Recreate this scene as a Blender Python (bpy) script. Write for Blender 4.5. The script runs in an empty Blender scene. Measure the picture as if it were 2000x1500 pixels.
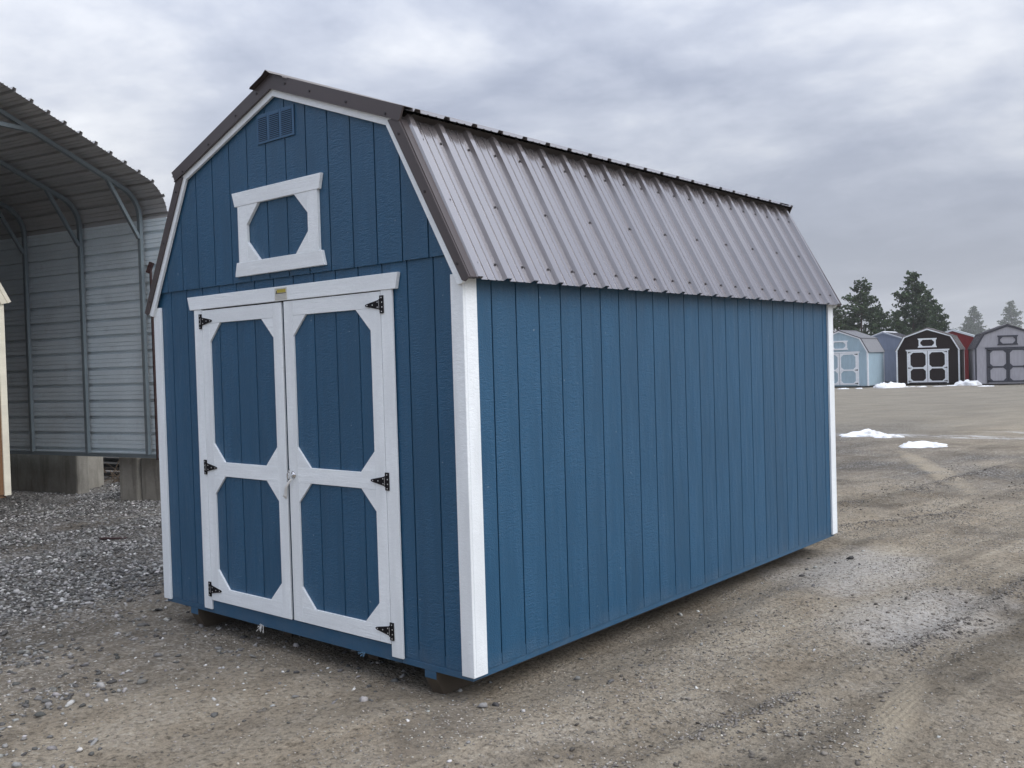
import bpy, bmesh, math, random
import numpy as np
from mathutils import Matrix, Vector
random.seed(7); rng = np.random.default_rng(11)
S = bpy.context.scene
COL = S.collection
R_ = math.radians

# ------------------------------------------------------------------ camera
cam_d = bpy.data.cameras.new('camera'); cam = bpy.data.objects.new('camera', cam_d); COL.objects.link(cam)
S.camera = cam
RT = ((0.7617735705, 0.6471827497, -0.0292491991), (-0.0082813220, -0.0354171256, -0.9993383045), (-0.6477904344, 0.7615117305, -0.0216203015))
CAM = Vector((3.37618, -3.59395, 1.76022))
cam.matrix_world = Matrix(((RT[0][0], -RT[1][0], -RT[2][0], CAM.x), (RT[0][1], -RT[1][1], -RT[2][1], CAM.y),
                           (RT[0][2], -RT[1][2], -RT[2][2], CAM.z), (0, 0, 0, 1)))
cam_d.sensor_width = 36.0; cam_d.lens = 1848.646 / 2000 * 36.0
cam_d.clip_start = 0.05; cam_d.clip_end = 4000

# ------------------------------------------------------------------ world, sun, exposure
SUN_EL, SUN_AZ = 42.0, 84.0          # azimuth clockwise from +Y
CLOUD = (-8.2, -6.4)
w = bpy.data.worlds.new('World'); S.world = w; w.use_nodes = True
nt = w.node_tree; nt.nodes.clear()
def N(t, typ, **kw):
    n = t.nodes.new(typ)
    for k, v in kw.items(): setattr(n, k, v)
    return n
def mth(t, op, a, b=None, c=None):
    n = t.nodes.new('ShaderNodeMath'); n.operation = op
    for i, v in enumerate((a, b, c)):
        if v is None: continue
        if isinstance(v, (int, float)): n.inputs[i].default_value = v
        else: t.links.new(v, n.inputs[i])
    return n.outputs[0]
def ramp(t, fac, pts, interp='LINEAR'):
    n = t.nodes.new('ShaderNodeValToRGB'); n.color_ramp.interpolation = interp
    el = n.color_ramp.elements
    while len(el) < len(pts): el.new(0.5)
    for e, (p, c) in zip(el, pts):
        e.position = p
        e.color = (c, c, c, 1) if isinstance(c, (int, float)) else (*c, 1)
    t.links.new(fac, n.inputs[0]); return n.outputs[0]
def mixc(t, fac, a, b, mode='MIX'):
    n = t.nodes.new('ShaderNodeMix'); n.data_type = 'RGBA'; n.blend_type = mode
    for s, v in ((n.inputs[0], fac), (n.inputs[6], a), (n.inputs[7], b)):
        if isinstance(v, (int, float)): s.default_value = v
        elif isinstance(v, tuple): s.default_value = (*v, 1) if len(v) == 3 else v
        else: t.links.new(v, s)
    return n.outputs[2]
def noise(t, vec, scale, detail=4, rough=0.5, dist=0.0, dim='3D'):
    n = t.nodes.new('ShaderNodeTexNoise'); n.noise_dimensions = dim
    n.inputs['Scale'].default_value = scale; n.inputs['Detail'].default_value = detail
    n.inputs['Roughness'].default_value = rough; n.inputs['Distortion'].default_value = dist
    if vec is not None: t.links.new(vec, n.inputs['Vector'])
    return n.outputs[0]
def combine(t, x, y, z):
    n = t.nodes.new('ShaderNodeCombineXYZ')
    for i, v in enumerate((x, y, z)):
        if isinstance(v, (int, float)): n.inputs[i].default_value = v
        else: t.links.new(v, n.inputs[i])
    return n.outputs[0]
def sep(t, v):
    n = t.nodes.new('ShaderNodeSeparateXYZ'); t.links.new(v, n.inputs[0]); return n.outputs

tc = N(nt, 'ShaderNodeTexCoord')
dx, dy, dz = sep(nt, tc.outputs['Generated'])
el = mth(nt, 'MAXIMUM', dz, 0.0)
den = mth(nt, 'ADD', el, 0.22)
px = mth(nt, 'DIVIDE', dx, den); py = mth(nt, 'DIVIDE', dy, den)
cv = combine(nt, mth(nt, 'ADD', px, CLOUD[0]), mth(nt, 'ADD', py, CLOUD[1]), 3.7)
c1 = noise(nt, cv, 0.75, 8, 0.56, 0.25)
c2 = noise(nt, cv, 2.3, 7, 0.58, 0.3)
cl = mth(nt, 'ADD', mth(nt, 'MULTIPLY', c1, 0.78), mth(nt, 'MULTIPLY', c2, 0.22))
cloud = ramp(nt, cl, [(0.40, (0.29, 0.335, 0.465)), (0.46, (0.40, 0.45, 0.585)), (0.52, (0.585, 0.635, 0.76)), (0.58, (0.83, 0.865, 0.945)), (0.66, (1.15, 1.17, 1.20))])
sky = N(nt, 'ShaderNodeTexSky', sky_type='NISHITA', sun_disc=False)
sky.sun_elevation = R_(SUN_EL); sky.sun_rotation = R_(SUN_AZ); sky.air_density = 1.0; sky.dust_density = 2.0
skb = mixc(nt, 1.0, sky.outputs[0], (0.10, 0.10, 0.10), 'MULTIPLY')
gap = ramp(nt, cl, [(0.30, 0.10), (0.7, 0.03)])
mixed = mixc(nt, gap, cloud, skb)
hzn = mth(nt, 'MULTIPLY', mth(nt, 'POWER', 2.718, mth(nt, 'MULTIPLY', el, -6.0)), 0.72)      # cloud deck thins into pale air at the horizon
mixed = mixc(nt, hzn, mixed, (0.88, 0.92, 1.0))
# overcast sky: luminance rises towards the zenith, steepened to add light from unseen sky
sky_gain = mth(nt, 'MULTIPLY', mth(nt, 'ADD', mth(nt, 'MULTIPLY', el, 2.6), 1.0), 0.465)
# cloud deck glows softly round the hidden sun
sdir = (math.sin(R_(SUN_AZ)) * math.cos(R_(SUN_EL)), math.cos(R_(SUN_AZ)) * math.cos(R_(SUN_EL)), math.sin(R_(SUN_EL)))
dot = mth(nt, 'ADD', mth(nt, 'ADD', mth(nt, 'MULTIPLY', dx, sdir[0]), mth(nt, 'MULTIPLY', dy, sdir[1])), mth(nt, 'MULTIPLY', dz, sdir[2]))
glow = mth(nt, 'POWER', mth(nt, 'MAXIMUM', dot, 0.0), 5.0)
sky_gain = mth(nt, 'MULTIPLY', sky_gain, mth(nt, 'ADD', mth(nt, 'MULTIPLY', glow, 0.7), 0.97))
bg = N(nt, 'ShaderNodeBackground'); nt.links.new(mixed, bg.inputs[0]); nt.links.new(sky_gain, bg.inputs[1])
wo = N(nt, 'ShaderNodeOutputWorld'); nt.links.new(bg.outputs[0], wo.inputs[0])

sd = bpy.data.lights.new('sun', 'SUN'); sun = bpy.data.objects.new('sun', sd); COL.objects.link(sun)
sd.energy = 0.95; sd.angle = R_(40); sd.color = (1.0, 0.98, 0.95)
az, e_ = R_(SUN_AZ), R_(SUN_EL)
sun_dir = Vector((math.sin(az) * math.cos(e_), math.cos(az) * math.cos(e_), math.sin(e_)))
sun.rotation_euler = sun_dir.to_track_quat('Z', 'Y').to_euler(); sun.location = sun_dir * 60
cy = S.cycles; cy.max_bounces = 6; cy.diffuse_bounces = 3; cy.glossy_bounces = 3; cy.volume_bounces = 2; cy.transmission_bounces = 2
vs = S.view_settings; vs.view_transform = 'Standard'; vs.look = 'None'; vs.exposure = 0.38; vs.gamma = 1.0; vs.use_curve_mapping = False

# ------------------------------------------------------------------ materials
MATS = {}
def newmat(name):
    m = bpy.data.materials.new(name); m.use_nodes = True
    t = m.node_tree; b = t.nodes['Principled BSDF']; MATS[name] = m
    return m, t, b
def bump(t, b, h, strength=0.3, dist=0.002):
    n = t.nodes.new('ShaderNodeBump'); n.inputs['Strength'].default_value = strength; n.inputs['Distance'].default_value = dist
    t.links.new(h, n.inputs['Height']); t.links.new(n.outputs[0], b.inputs['Normal']); return n
def objco(t): return N(t, 'ShaderNodeTexCoord').outputs['Object']
def painted_wood(name, col, grain='v', bs=0.5, rough=0.55, var=0.10, spec=0.35):
    """painted embossed siding / trim boards: bump runs as short ripples across the boards"""
    m, t, b = newmat(name)
    x, y, z = sep(t, objco(t)); h = mth(t, 'ADD', x, y)
    rnd = N(t, 'ShaderNodeObjectInfo').outputs['Random']
    off = mth(t, 'MULTIPLY', rnd, 37.0)
    if grain == 'v':
        rip = noise(t, combine(t, mth(t, 'MULTIPLY', h, 24.0), off, mth(t, 'MULTIPLY', z, 95.0)), 1.0, 3, 0.6, 0.7)
        pat = ramp(t, noise(t, combine(t, mth(t, 'MULTIPLY', h, 9.0), off, mth(t, 'MULTIPLY', z, 1.6)), 1.0, 2), [(0.38, 0.12), (0.62, 1.0)])
        lin = noise(t, combine(t, mth(t, 'MULTIPLY', h, 120.0), off, mth(t, 'MULTIPLY', z, 120.0)), 1.0, 2, 0.6, 0.2)
    else:
        rip = noise(t, combine(t, mth(t, 'MULTIPLY', h, 6.0), off, mth(t, 'MULTIPLY', z, 130.0)), 1.0, 3, 0.55, 0.6)
        pat = ramp(t, noise(t, combine(t, mth(t, 'MULTIPLY', h, 2.0), off, mth(t, 'MULTIPLY', z, 9.0)), 1.0, 2), [(0.35, 0.2), (0.65, 1.0)])
        lin = noise(t, combine(t, mth(t, 'MULTIPLY', h, 60.0), off, mth(t, 'MULTIPLY', z, 60.0)), 1.0, 2)
    hgt = mth(t, 'ADD', mth(t, 'MULTIPLY', mth(t, 'MULTIPLY', rip, pat), 1.0), mth(t, 'MULTIPLY', lin, 0.55))
    bump(t, b, hgt, bs, 0.006)
    big = noise(t, combine(t, mth(t, 'MULTIPLY', h, 1.5), off, mth(t, 'MULTIPLY', z, 0.8)), 1.0, 3)
    v = mth(t, 'ADD', mth(t, 'MULTIPLY', mth(t, 'SUBTRACT', big, 0.5), var * 1.6), mth(t, 'MULTIPLY', mth(t, 'SUBTRACT', rnd, 0.5), var))
    v = mth(t, 'ADD', v, mth(t, 'MULTIPLY', mth(t, 'SUBTRACT', mth(t, 'MULTIPLY', rip, pat), 0.35), 0.26))  # ripple relief shading painted into the tone as well
    v = mth(t, 'ADD', v, mth(t, 'MULTIPLY', mth(t, 'SUBTRACT', lin, 0.5), var * 3.0))  # fine speckle of paint sheen, also painted into the tone
    c = mixc(t, 1.0, (*col,), combine(t, mth(t, 'ADD', v, 1.0), mth(t, 'ADD', v, 1.0), mth(t, 'ADD', v, 1.0)), 'MULTIPLY')
    # a few pale scuffs and nail heads
    sc = noise(t, combine(t, mth(t, 'MULTIPLY', h, 30.0), off, mth(t, 'MULTIPLY', z, 45.0)), 1.0, 1)
    c = mixc(t, ramp(t, sc, [(0.79, 0.0), (0.82, 0.35)]), c, (0.45, 0.5, 0.52))
    # dust thrown up along the foot of the boards
    dn = noise(t, combine(t, mth(t, 'MULTIPLY', h, 7.0), 0.0, mth(t, 'MULTIPLY', z, 9.0)), 1.0, 4)
    dm = mth(t, 'MULTIPLY', ramp(t, z, [(0.0, 0.10), (0.10, 0.0)]), ramp(t, dn, [(0.35, 0.2), (0.7, 1.0)]))
    c = mixc(t, dm, c, (0.30, 0.27, 0.23))
    t.links.new(c, b.inputs['Base Color'])
    b.inputs['Roughness'].default_value = rough; b.inputs['Specular IOR Level'].default_value = spec
    return m
def plain(name, col, rough=0.5, metal=0.0, var=0.12, nscale=6.0, bs=0.08, bscale=60.0, spec=0.5):
    m, t, b = newmat(name)
    o = objco(t); n = noise(t, o, nscale, 5)
    v = mth(t, 'ADD', mth(t, 'MULTIPLY', mth(t, 'SUBTRACT', n, 0.5), var * 2), 1.0)
    t.links.new(mixc(t, 1.0, (*col,), combine(t, v, v, v), 'MULTIPLY'), b.inputs['Base Color'])
    b.inputs['Roughness'].default_value = rough; b.inputs['Metallic'].default_value = metal
    b.inputs['Specular IOR Level'].default_value = spec
    if bs > 0: bump(t, b, noise(t, o, bscale, 3), bs, 0.004)
    return m

painted_wood('blue_siding', (0.0155, 0.083, 0.165), 'v', 0.9, 0.38, 0.09, 0.55)
painted_wood('white_trim_v', (0.84, 0.875, 0.895), 'v', 0.4, 0.45, 0.03)
painted_wood('white_trim_h', (0.84, 0.875, 0.895), 'h', 0.45, 0.45, 0.03)
painted_wood('blue_belt', (0.0155, 0.083, 0.165), 'h', 0.3, 0.45, 0.08, 0.5)
plain('blue_plastic', (0.035, 0.105, 0.20), 0.4)
plain('dark_inside', (0.012, 0.011, 0.014), 0.9)
plain('brown_metal', (0.225, 0.205, 0.21), 0.18, 0.25, 0.06, 1.2, 0.015, 3.0); MATS['brown_metal'].node_tree.nodes['Principled BSDF'].inputs['IOR'].default_value = 3.8
plain('bronze_flashing', (0.085, 0.070, 0.070), 0.38, 0.25, 0.08, 3.0, 0.03, 8.0)
plain('screw_dark', (0.03, 0.025, 0.028), 0.5)
plain('hinge_black', (0.006, 0.005, 0.007), 0.6, 0.0, 0.1, 6.0, 0.0, 60.0, 0.2)
plain('screw_bright', (0.75, 0.75, 0.75), 0.3, 0.6)
plain('chrome', (0.75, 0.75, 0.76), 0.18, 1.0, 0.03)
plain('skid_wood', (0.085, 0.065, 0.045), 0.8, 0, 0.2, 12.0, 0.4, 40)
plain('paper_white', (0.78, 0.77, 0.74), 0.6)
plain('label_card_white', (0.60, 0.585, 0.52), 0.55)
plain('label_yellow', (0.42, 0.34, 0.05), 0.5)
plain('label_dark', (0.03, 0.03, 0.03), 0.6)
plain('label_grey', (0.35, 0.35, 0.36), 0.6)
plain('blue_fibre', (0.10, 0.20, 0.30), 0.8)

def galv(name, col, rough, metal=0.35):
    m, t, b = newmat(name); o = objco(t)
    n = noise(t, o, 1.3, 5, 0.6); n2 = N(t, 'ShaderNodeTexVoronoi'); n2.inputs['Scale'].default_value = 60; t.links.new(o, n2.inputs['Vector'])
    v = mth(t, 'ADD', mth(t, 'MULTIPLY', n, 0.5), 0.75)
    v = mth(t, 'ADD', v, mth(t, 'MULTIPLY', mth(t, 'SUBTRACT', n2.outputs['Distance'], 0.3), 0.12))
    c = mixc(t, 1.0, (*col,), combine(t, v, v, v), 'MULTIPLY')
    st = noise(t, o, 3.1, 6, 0.7)
    c = mixc(t, ramp(t, st, [(0.58, 0.0), (0.75, 0.25)]), c, (0.2, 0.2, 0.19))
    t.links.new(c, b.inputs['Base Color']); b.inputs['Metallic'].default_value = metal
    t.links.new(mth(t, 'ADD', mth(t, 'MULTIPLY', n, 0.2), rough - 0.1), b.inputs['Roughness'])
galv('galv_wall', (0.70, 0.78, 0.815), 0.33, 0.1)
galv('galv_roof', (0.40, 0.40, 0.40), 0.5, 0.1)
galv('galv_tube', (0.21, 0.25, 0.27), 0.4, 0.35)
plain('red_primer', (0.028, 0.009, 0.009), 0.7)

def concrete():
    m, t, b = newmat('concrete'); o = objco(t)
    a = noise(t, o, 2.2, 6, 0.65); bb = noise(t, o, 22, 5, 0.7)
    x, y, z = sep(t, o)
    st = noise(t, combine(t, mth(t, 'MULTIPLY', x, 9.0), mth(t, 'MULTIPLY', y, 9.0), mth(t, 'MULTIPLY', z, 1.3)), 1.0, 4, 0.6)
    c = ramp(t, a, [(0.3, (0.21, 0.195, 0.165)), (0.7, (0.36, 0.335, 0.285))])
    c = mixc(t, ramp(t, st, [(0.5, 0.0), (0.7, 0.6)]), c, (0.12, 0.105, 0.085))
    c = mixc(t, ramp(t, bb, [(0.55, 0.0), (0.75, 0.4)]), c, (0.42, 0.40, 0.36))
    t.links.new(c, b.inputs['Base Color']); b.inputs['Roughness'].default_value = 0.9
    bump(t, b, bb, 0.5, 0.01)
concrete()

def ground_mat():
    m, t, b = newmat('ground_dirt'); o = objco(t); x, y, z = sep(t, o)
    big = noise(t, o, 0.35, 5, 0.6); mid = noise(t, o, 2.3, 5, 0.62); fine = noise(t, o, 26, 5, 0.75); fin2 = noise(t, o, 95, 3, 0.7)
    dirt = ramp(t, mid, [(0.30, (0.25, 0.205, 0.15)), (0.5, (0.36, 0.305, 0.23)), (0.70, (0.46, 0.395, 0.305))])
    v = ramp(t, fine, [(0.30, 0.18), (0.41, 0.62), (0.50, 0.98), (0.70, 1.28)])
    v = mth(t, 'MULTIPLY', v, mth(t, 'ADD', mth(t, 'MULTIPLY', fin2, 0.8), 0.6))
    dirt = mixc(t, 1.0, dirt, combine(t, v, v, v), 'MULTIPLY')
    vo = N(t, 'ShaderNodeTexVoronoi'); vo.inputs['Scale'].default_value = 42; vo.inputs['Randomness'].default_value = 1
    wob = N(t, 'ShaderNodeVectorMath', operation='ADD'); t.links.new(o, wob.inputs[0])
    nz = N(t, 'ShaderNodeTexNoise'); nz.inputs['Scale'].default_value = 30; t.links.new(o, nz.inputs['Vector'])
    ws = N(t, 'ShaderNodeVectorMath', operation='SCALE'); ws.inputs['Scale'].default_value = 0.02; t.links.new(nz.outputs[1], ws.inputs[0])
    t.links.new(ws.outputs[0], wob.inputs[1]); t.links.new(wob.outputs[0], vo.inputs['Vector'])
    cr, cg, cb = sep(t, vo.outputs['Color'])
    grav = ramp(t, cr, [(0.0, (0.065, 0.058, 0.052)), (0.45, (0.165, 0.155, 0.143)), (0.8, (0.30, 0.288, 0.27)), (0.97, (0.48, 0.47, 0.45))])
    grav = mixc(t, ramp(t, vo.outputs['Distance'], [(0.3, 0.0), (0.75, 0.75)]), grav, (0.05, 0.044, 0.038))
    # gravel apron to the left of the shed and a gravelly belt across the yard
    lx = mth(t, 'ADD', x, mth(t, 'MULTIPLY', mth(t, 'SUBTRACT', big, 0.5), 7.0))
    lx = mth(t, 'ADD', lx, mth(t, 'MULTIPLY', mth(t, 'SUBTRACT', mid, 0.5), 2.4))
    lm = mth(t, 'SUBTRACT', 1.0, mth(t, 'SMOOTHSTEP', lx, -4.6, -2.6) if False else ramp(t, mth(t, 'MULTIPLY', mth(t, 'ADD', lx, 5.2), 0.26), [(0.0, 0.0), (1.0, 1.0)]))
    by = mth(t, 'ABSOLUTE', mth(t, 'SUBTRACT', mth(t, 'ADD', y, mth(t, 'MULTIPLY', mid, 3.0)), 13.4))
    bm = mth(t, 'MULTIPLY', ramp(t, mth(t, 'MULTIPLY', by, 0.22), [(0.2, 0.8), (0.9, 0.0)]), ramp(t, big, [(0.35, 0.2), (0.6, 1.0)]))
    gm = mth(t, 'MAXIMUM', lm, bm)
    pk = ramp(t, mth(t, 'ADD', mth(t, 'MULTIPLY', mid, 0.6), mth(t, 'MULTIPLY', fine, 0.4)), [(0.42, 0.0), (0.60, 0.55)])
    gm = mth(t, 'MINIMUM', mth(t, 'ADD', gm, mth(t, 'MULTIPLY', pk, 0.55)), 1.0)
    c = mixc(t, gm, dirt, grav)
    # damp dark stains
    c = mixc(t, ramp(t, noise(t, o, 0.9, 6, 0.65), [(0.52, 0.0), (0.64, 0.62)]), c, (0.12, 0.10, 0.078))
    # streaks left by tyres, running along the yard's drive (7 degrees off the shed's long wall)
    ca, sa = math.cos(R_(-8)), math.sin(R_(-8))
    tx = mth(t, 'SUBTRACT', mth(t, 'MULTIPLY', x, ca), mth(t, 'MULTIPLY', y, -sa)); ty = mth(t, 'ADD', mth(t, 'MULTIPLY', x, -sa), mth(t, 'MULTIPLY', y, ca))
    stv = noise(t, combine(t, mth(t, 'MULTIPLY', tx, 5.5), mth(t, 'MULTIPLY', ty, 0.28), 0.0), 1.0, 5, 0.62)
    rm = ramp(t, mth(t, 'MULTIPLY', mth(t, 'ADD', x, 1.5), 0.4), [(0.0, 0.35), (1.0, 1.0)])
    c = mixc(t, mth(t, 'MULTIPLY', ramp(t, stv, [(0.54, 0.0), (0.68, 0.5)]), rm), c, (0.19, 0.16, 0.125))
    c = mixc(t, mth(t, 'MULTIPLY', ramp(t, stv, [(0.30, 0.5), (0.45, 0.0)]), rm), c, (0.50, 0.44, 0.34))
    # far yard: drying hard-pack streaked across
    fs = noise(t, combine(t, mth(t, 'MULTIPLY', x, 0.45), mth(t, 'MULTIPLY', y, 0.8), 2.0), 1.0, 7, 0.72)
    fm = ramp(t, mth(t, 'MULTIPLY', mth(t, 'SUBTRACT', y, 14.0), 0.12), [(0.0, 0.0), (1.0, 0.65)])
    c = mixc(t, fm, c, ramp(t, fs, [(0.30, (0.235, 0.208, 0.165)), (0.5, (0.295, 0.263, 0.208)), (0.68, (0.35, 0.314, 0.245))]))
    # broad lanes where wheels packed the yard light or left it churned and dark
    lane = noise(t, combine(t, mth(t, 'MULTIPLY', tx, 1.05), mth(t, 'MULTIPLY', ty, 0.16), 9.0), 1.0, 4, 0.6)
    lv = ramp(t, lane, [(0.28, 0.42), (0.44, 0.82), (0.52, 1.0), (0.66, 1.26)])
    c = mixc(t, ramp(t, mth(t, 'MULTIPLY', mth(t, 'SUBTRACT', y, 8.0), 0.1), [(0.0, 1.0), (1.0, 0.25)]), c, lv, 'MULTIPLY')
    # pale frosty / salty patches and slush line
    def blob(cx, cy, rx, ry, rot):
        cc, ss = math.cos(rot), math.sin(rot)
        ux = mth(t, 'SUBTRACT', x, cx); uy = mth(t, 'SUBTRACT', y, cy)
        a = mth(t, 'DIVIDE', mth(t, 'ADD', mth(t, 'MULTIPLY', ux, cc), mth(t, 'MULTIPLY', uy, ss)), rx)
        q = mth(t, 'DIVIDE', mth(t, 'SUBTRACT', mth(t, 'MULTIPLY', uy, cc), mth(t, 'MULTIPLY', ux, ss)), ry)
        r2 = mth(t, 'ADD', mth(t, 'MULTIPLY', a, a), mth(t, 'MULTIPLY', q, q))
        return ramp(t, mth(t, 'ADD', r2, mth(t, 'MULTIPLY', mth(t, 'SUBTRACT', mid, 0.5), 2.2)), [(0.05, 1.0), (1.0, 0.0)])
    pale = mth(t, 'MAXIMUM', blob(1.32, 2.95, 0.55, 1.0, -0.15), blob(0.45, 4.1, 0.7, 1.1, 0.1))
    pale = mth(t, 'MULTIPLY', pale, ramp(t, fine, [(0.35, 0.25), (0.6, 1.0)]))
    c = mixc(t, mth(t, 'MULTIPLY', pale, 0.62), c, (0.62, 0.60, 0.58))
    # pale tan tread prints pressed into the yard
    trd = N(t, 'ShaderNodeTexWave'); trd.inputs['Scale'].default_value = 9.0; trd.inputs['Distortion'].default_value = 3.0; t.links.new(o, trd.inputs['Vector'])
    prints = mth(t, 'MAXIMUM', blob(1.80, 1.05, 0.12, 0.85, 0.16), blob(-1.0, 11.2, 0.22, 3.2, 0.46))
    c = mixc(t, mth(t, 'MULTIPLY', prints, ramp(t, trd.outputs['Fac'], [(0.2, 0.42), (0.7, 0.66)])), c, (0.48, 0.41, 0.305))
    sl = mth(t, 'MULTIPLY', blob(-2.2, 17.0, 6.5, 0.55, 0.05), ramp(t, noise(t, combine(t, mth(t, 'MULTIPLY', x, 1.3), mth(t, 'MULTIPLY', y, 4.5), 0.0), 1.0, 5, 0.7), [(0.47, 0.0), (0.62, 1.0)]))
    sl2 = mth(t, 'MULTIPLY', blob(1.2, 18.8, 3.6, 0.4, 0.05), ramp(t, mid, [(0.35, 0.0), (0.55, 1.0)]))
    c = mixc(t, mth(t, 'MULTIPLY', mth(t, 'MAXIMUM', sl, sl2), 0.85), c, (0.74, 0.75, 0.77))
    t.links.new(c, b.inputs['Base Color']); b.inputs['Roughness'].default_value = 0.92; b.inputs['Specular IOR Level'].default_value = 0.25
    h = mth(t, 'ADD', mth(t, 'MULTIPLY', fine, 0.9), mth(t, 'MULTIPLY', fin2, 0.35))
    h = mth(t, 'SUBTRACT', h, mth(t, 'MULTIPLY', vo.outputs['Distance'], 0.45))
    bump(t, b, h, 1.0, 0.035)
ground_mat()

def stone_mat():
    m, t, b = newmat('stones'); a = N(t, 'ShaderNodeAttribute', attribute_name='stone_col')
    n = noise(t, objco(t), 140, 3); v = mth(t, 'ADD', mth(t, 'MULTIPLY', n, 0.6), 0.7)
    t.links.new(mixc(t, 1.0, a.outputs['Color'], combine(t, v, v, v), 'MULTIPLY'), b.inputs['Base Color'])
    b.inputs['Roughness'].default_value = 0.85; b.inputs['Specular IOR Level'].default_value = 0.3
stone_mat()
def snow_mat():
    m, t, b = newmat('snow'); o = objco(t); n = noise(t, o, 5, 6, 0.7)
    c = mixc(t, ramp(t, n, [(0.48, 0.0), (0.66, 0.7)]), (0.80, 0.82, 0.85), (0.46, 0.43, 0.39))
    t.links.new(c, b.inputs['Base Color']); b.inputs['Roughness'].default_value = 0.7
    bump(t, b, noise(t, o, 25, 5), 0.5, 0.03)
snow_mat()
def needle_mat(name, c0, c1):
    m, t, b = newmat(name); a = N(t, 'ShaderNodeAttribute', attribute_name='leaf_col')
    t.links.new(mixc(t, a.outputs['Fac'], c0, c1), b.inputs['Base Color']); b.inputs['Roughness'].default_value = 0.75
    b.inputs['Specular IOR Level'].default_value = 0.2
needle_mat('needles', (0.014, 0.034, 0.014), (0.085, 0.125, 0.055))
plain('bark', (0.07, 0.05, 0.038), 0.9, 0, 0.3, 4, 0.6, 20)
plain('twig', (0.10, 0.07, 0.045), 0.9)
plain('lumber_grey', (0.22, 0.21, 0.20), 0.85, 0, 0.3, 3, 0.3, 20)
plain('lumber_dark', (0.035, 0.028, 0.025), 0.9, 0, 0.3, 3, 0.3, 20)

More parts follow.
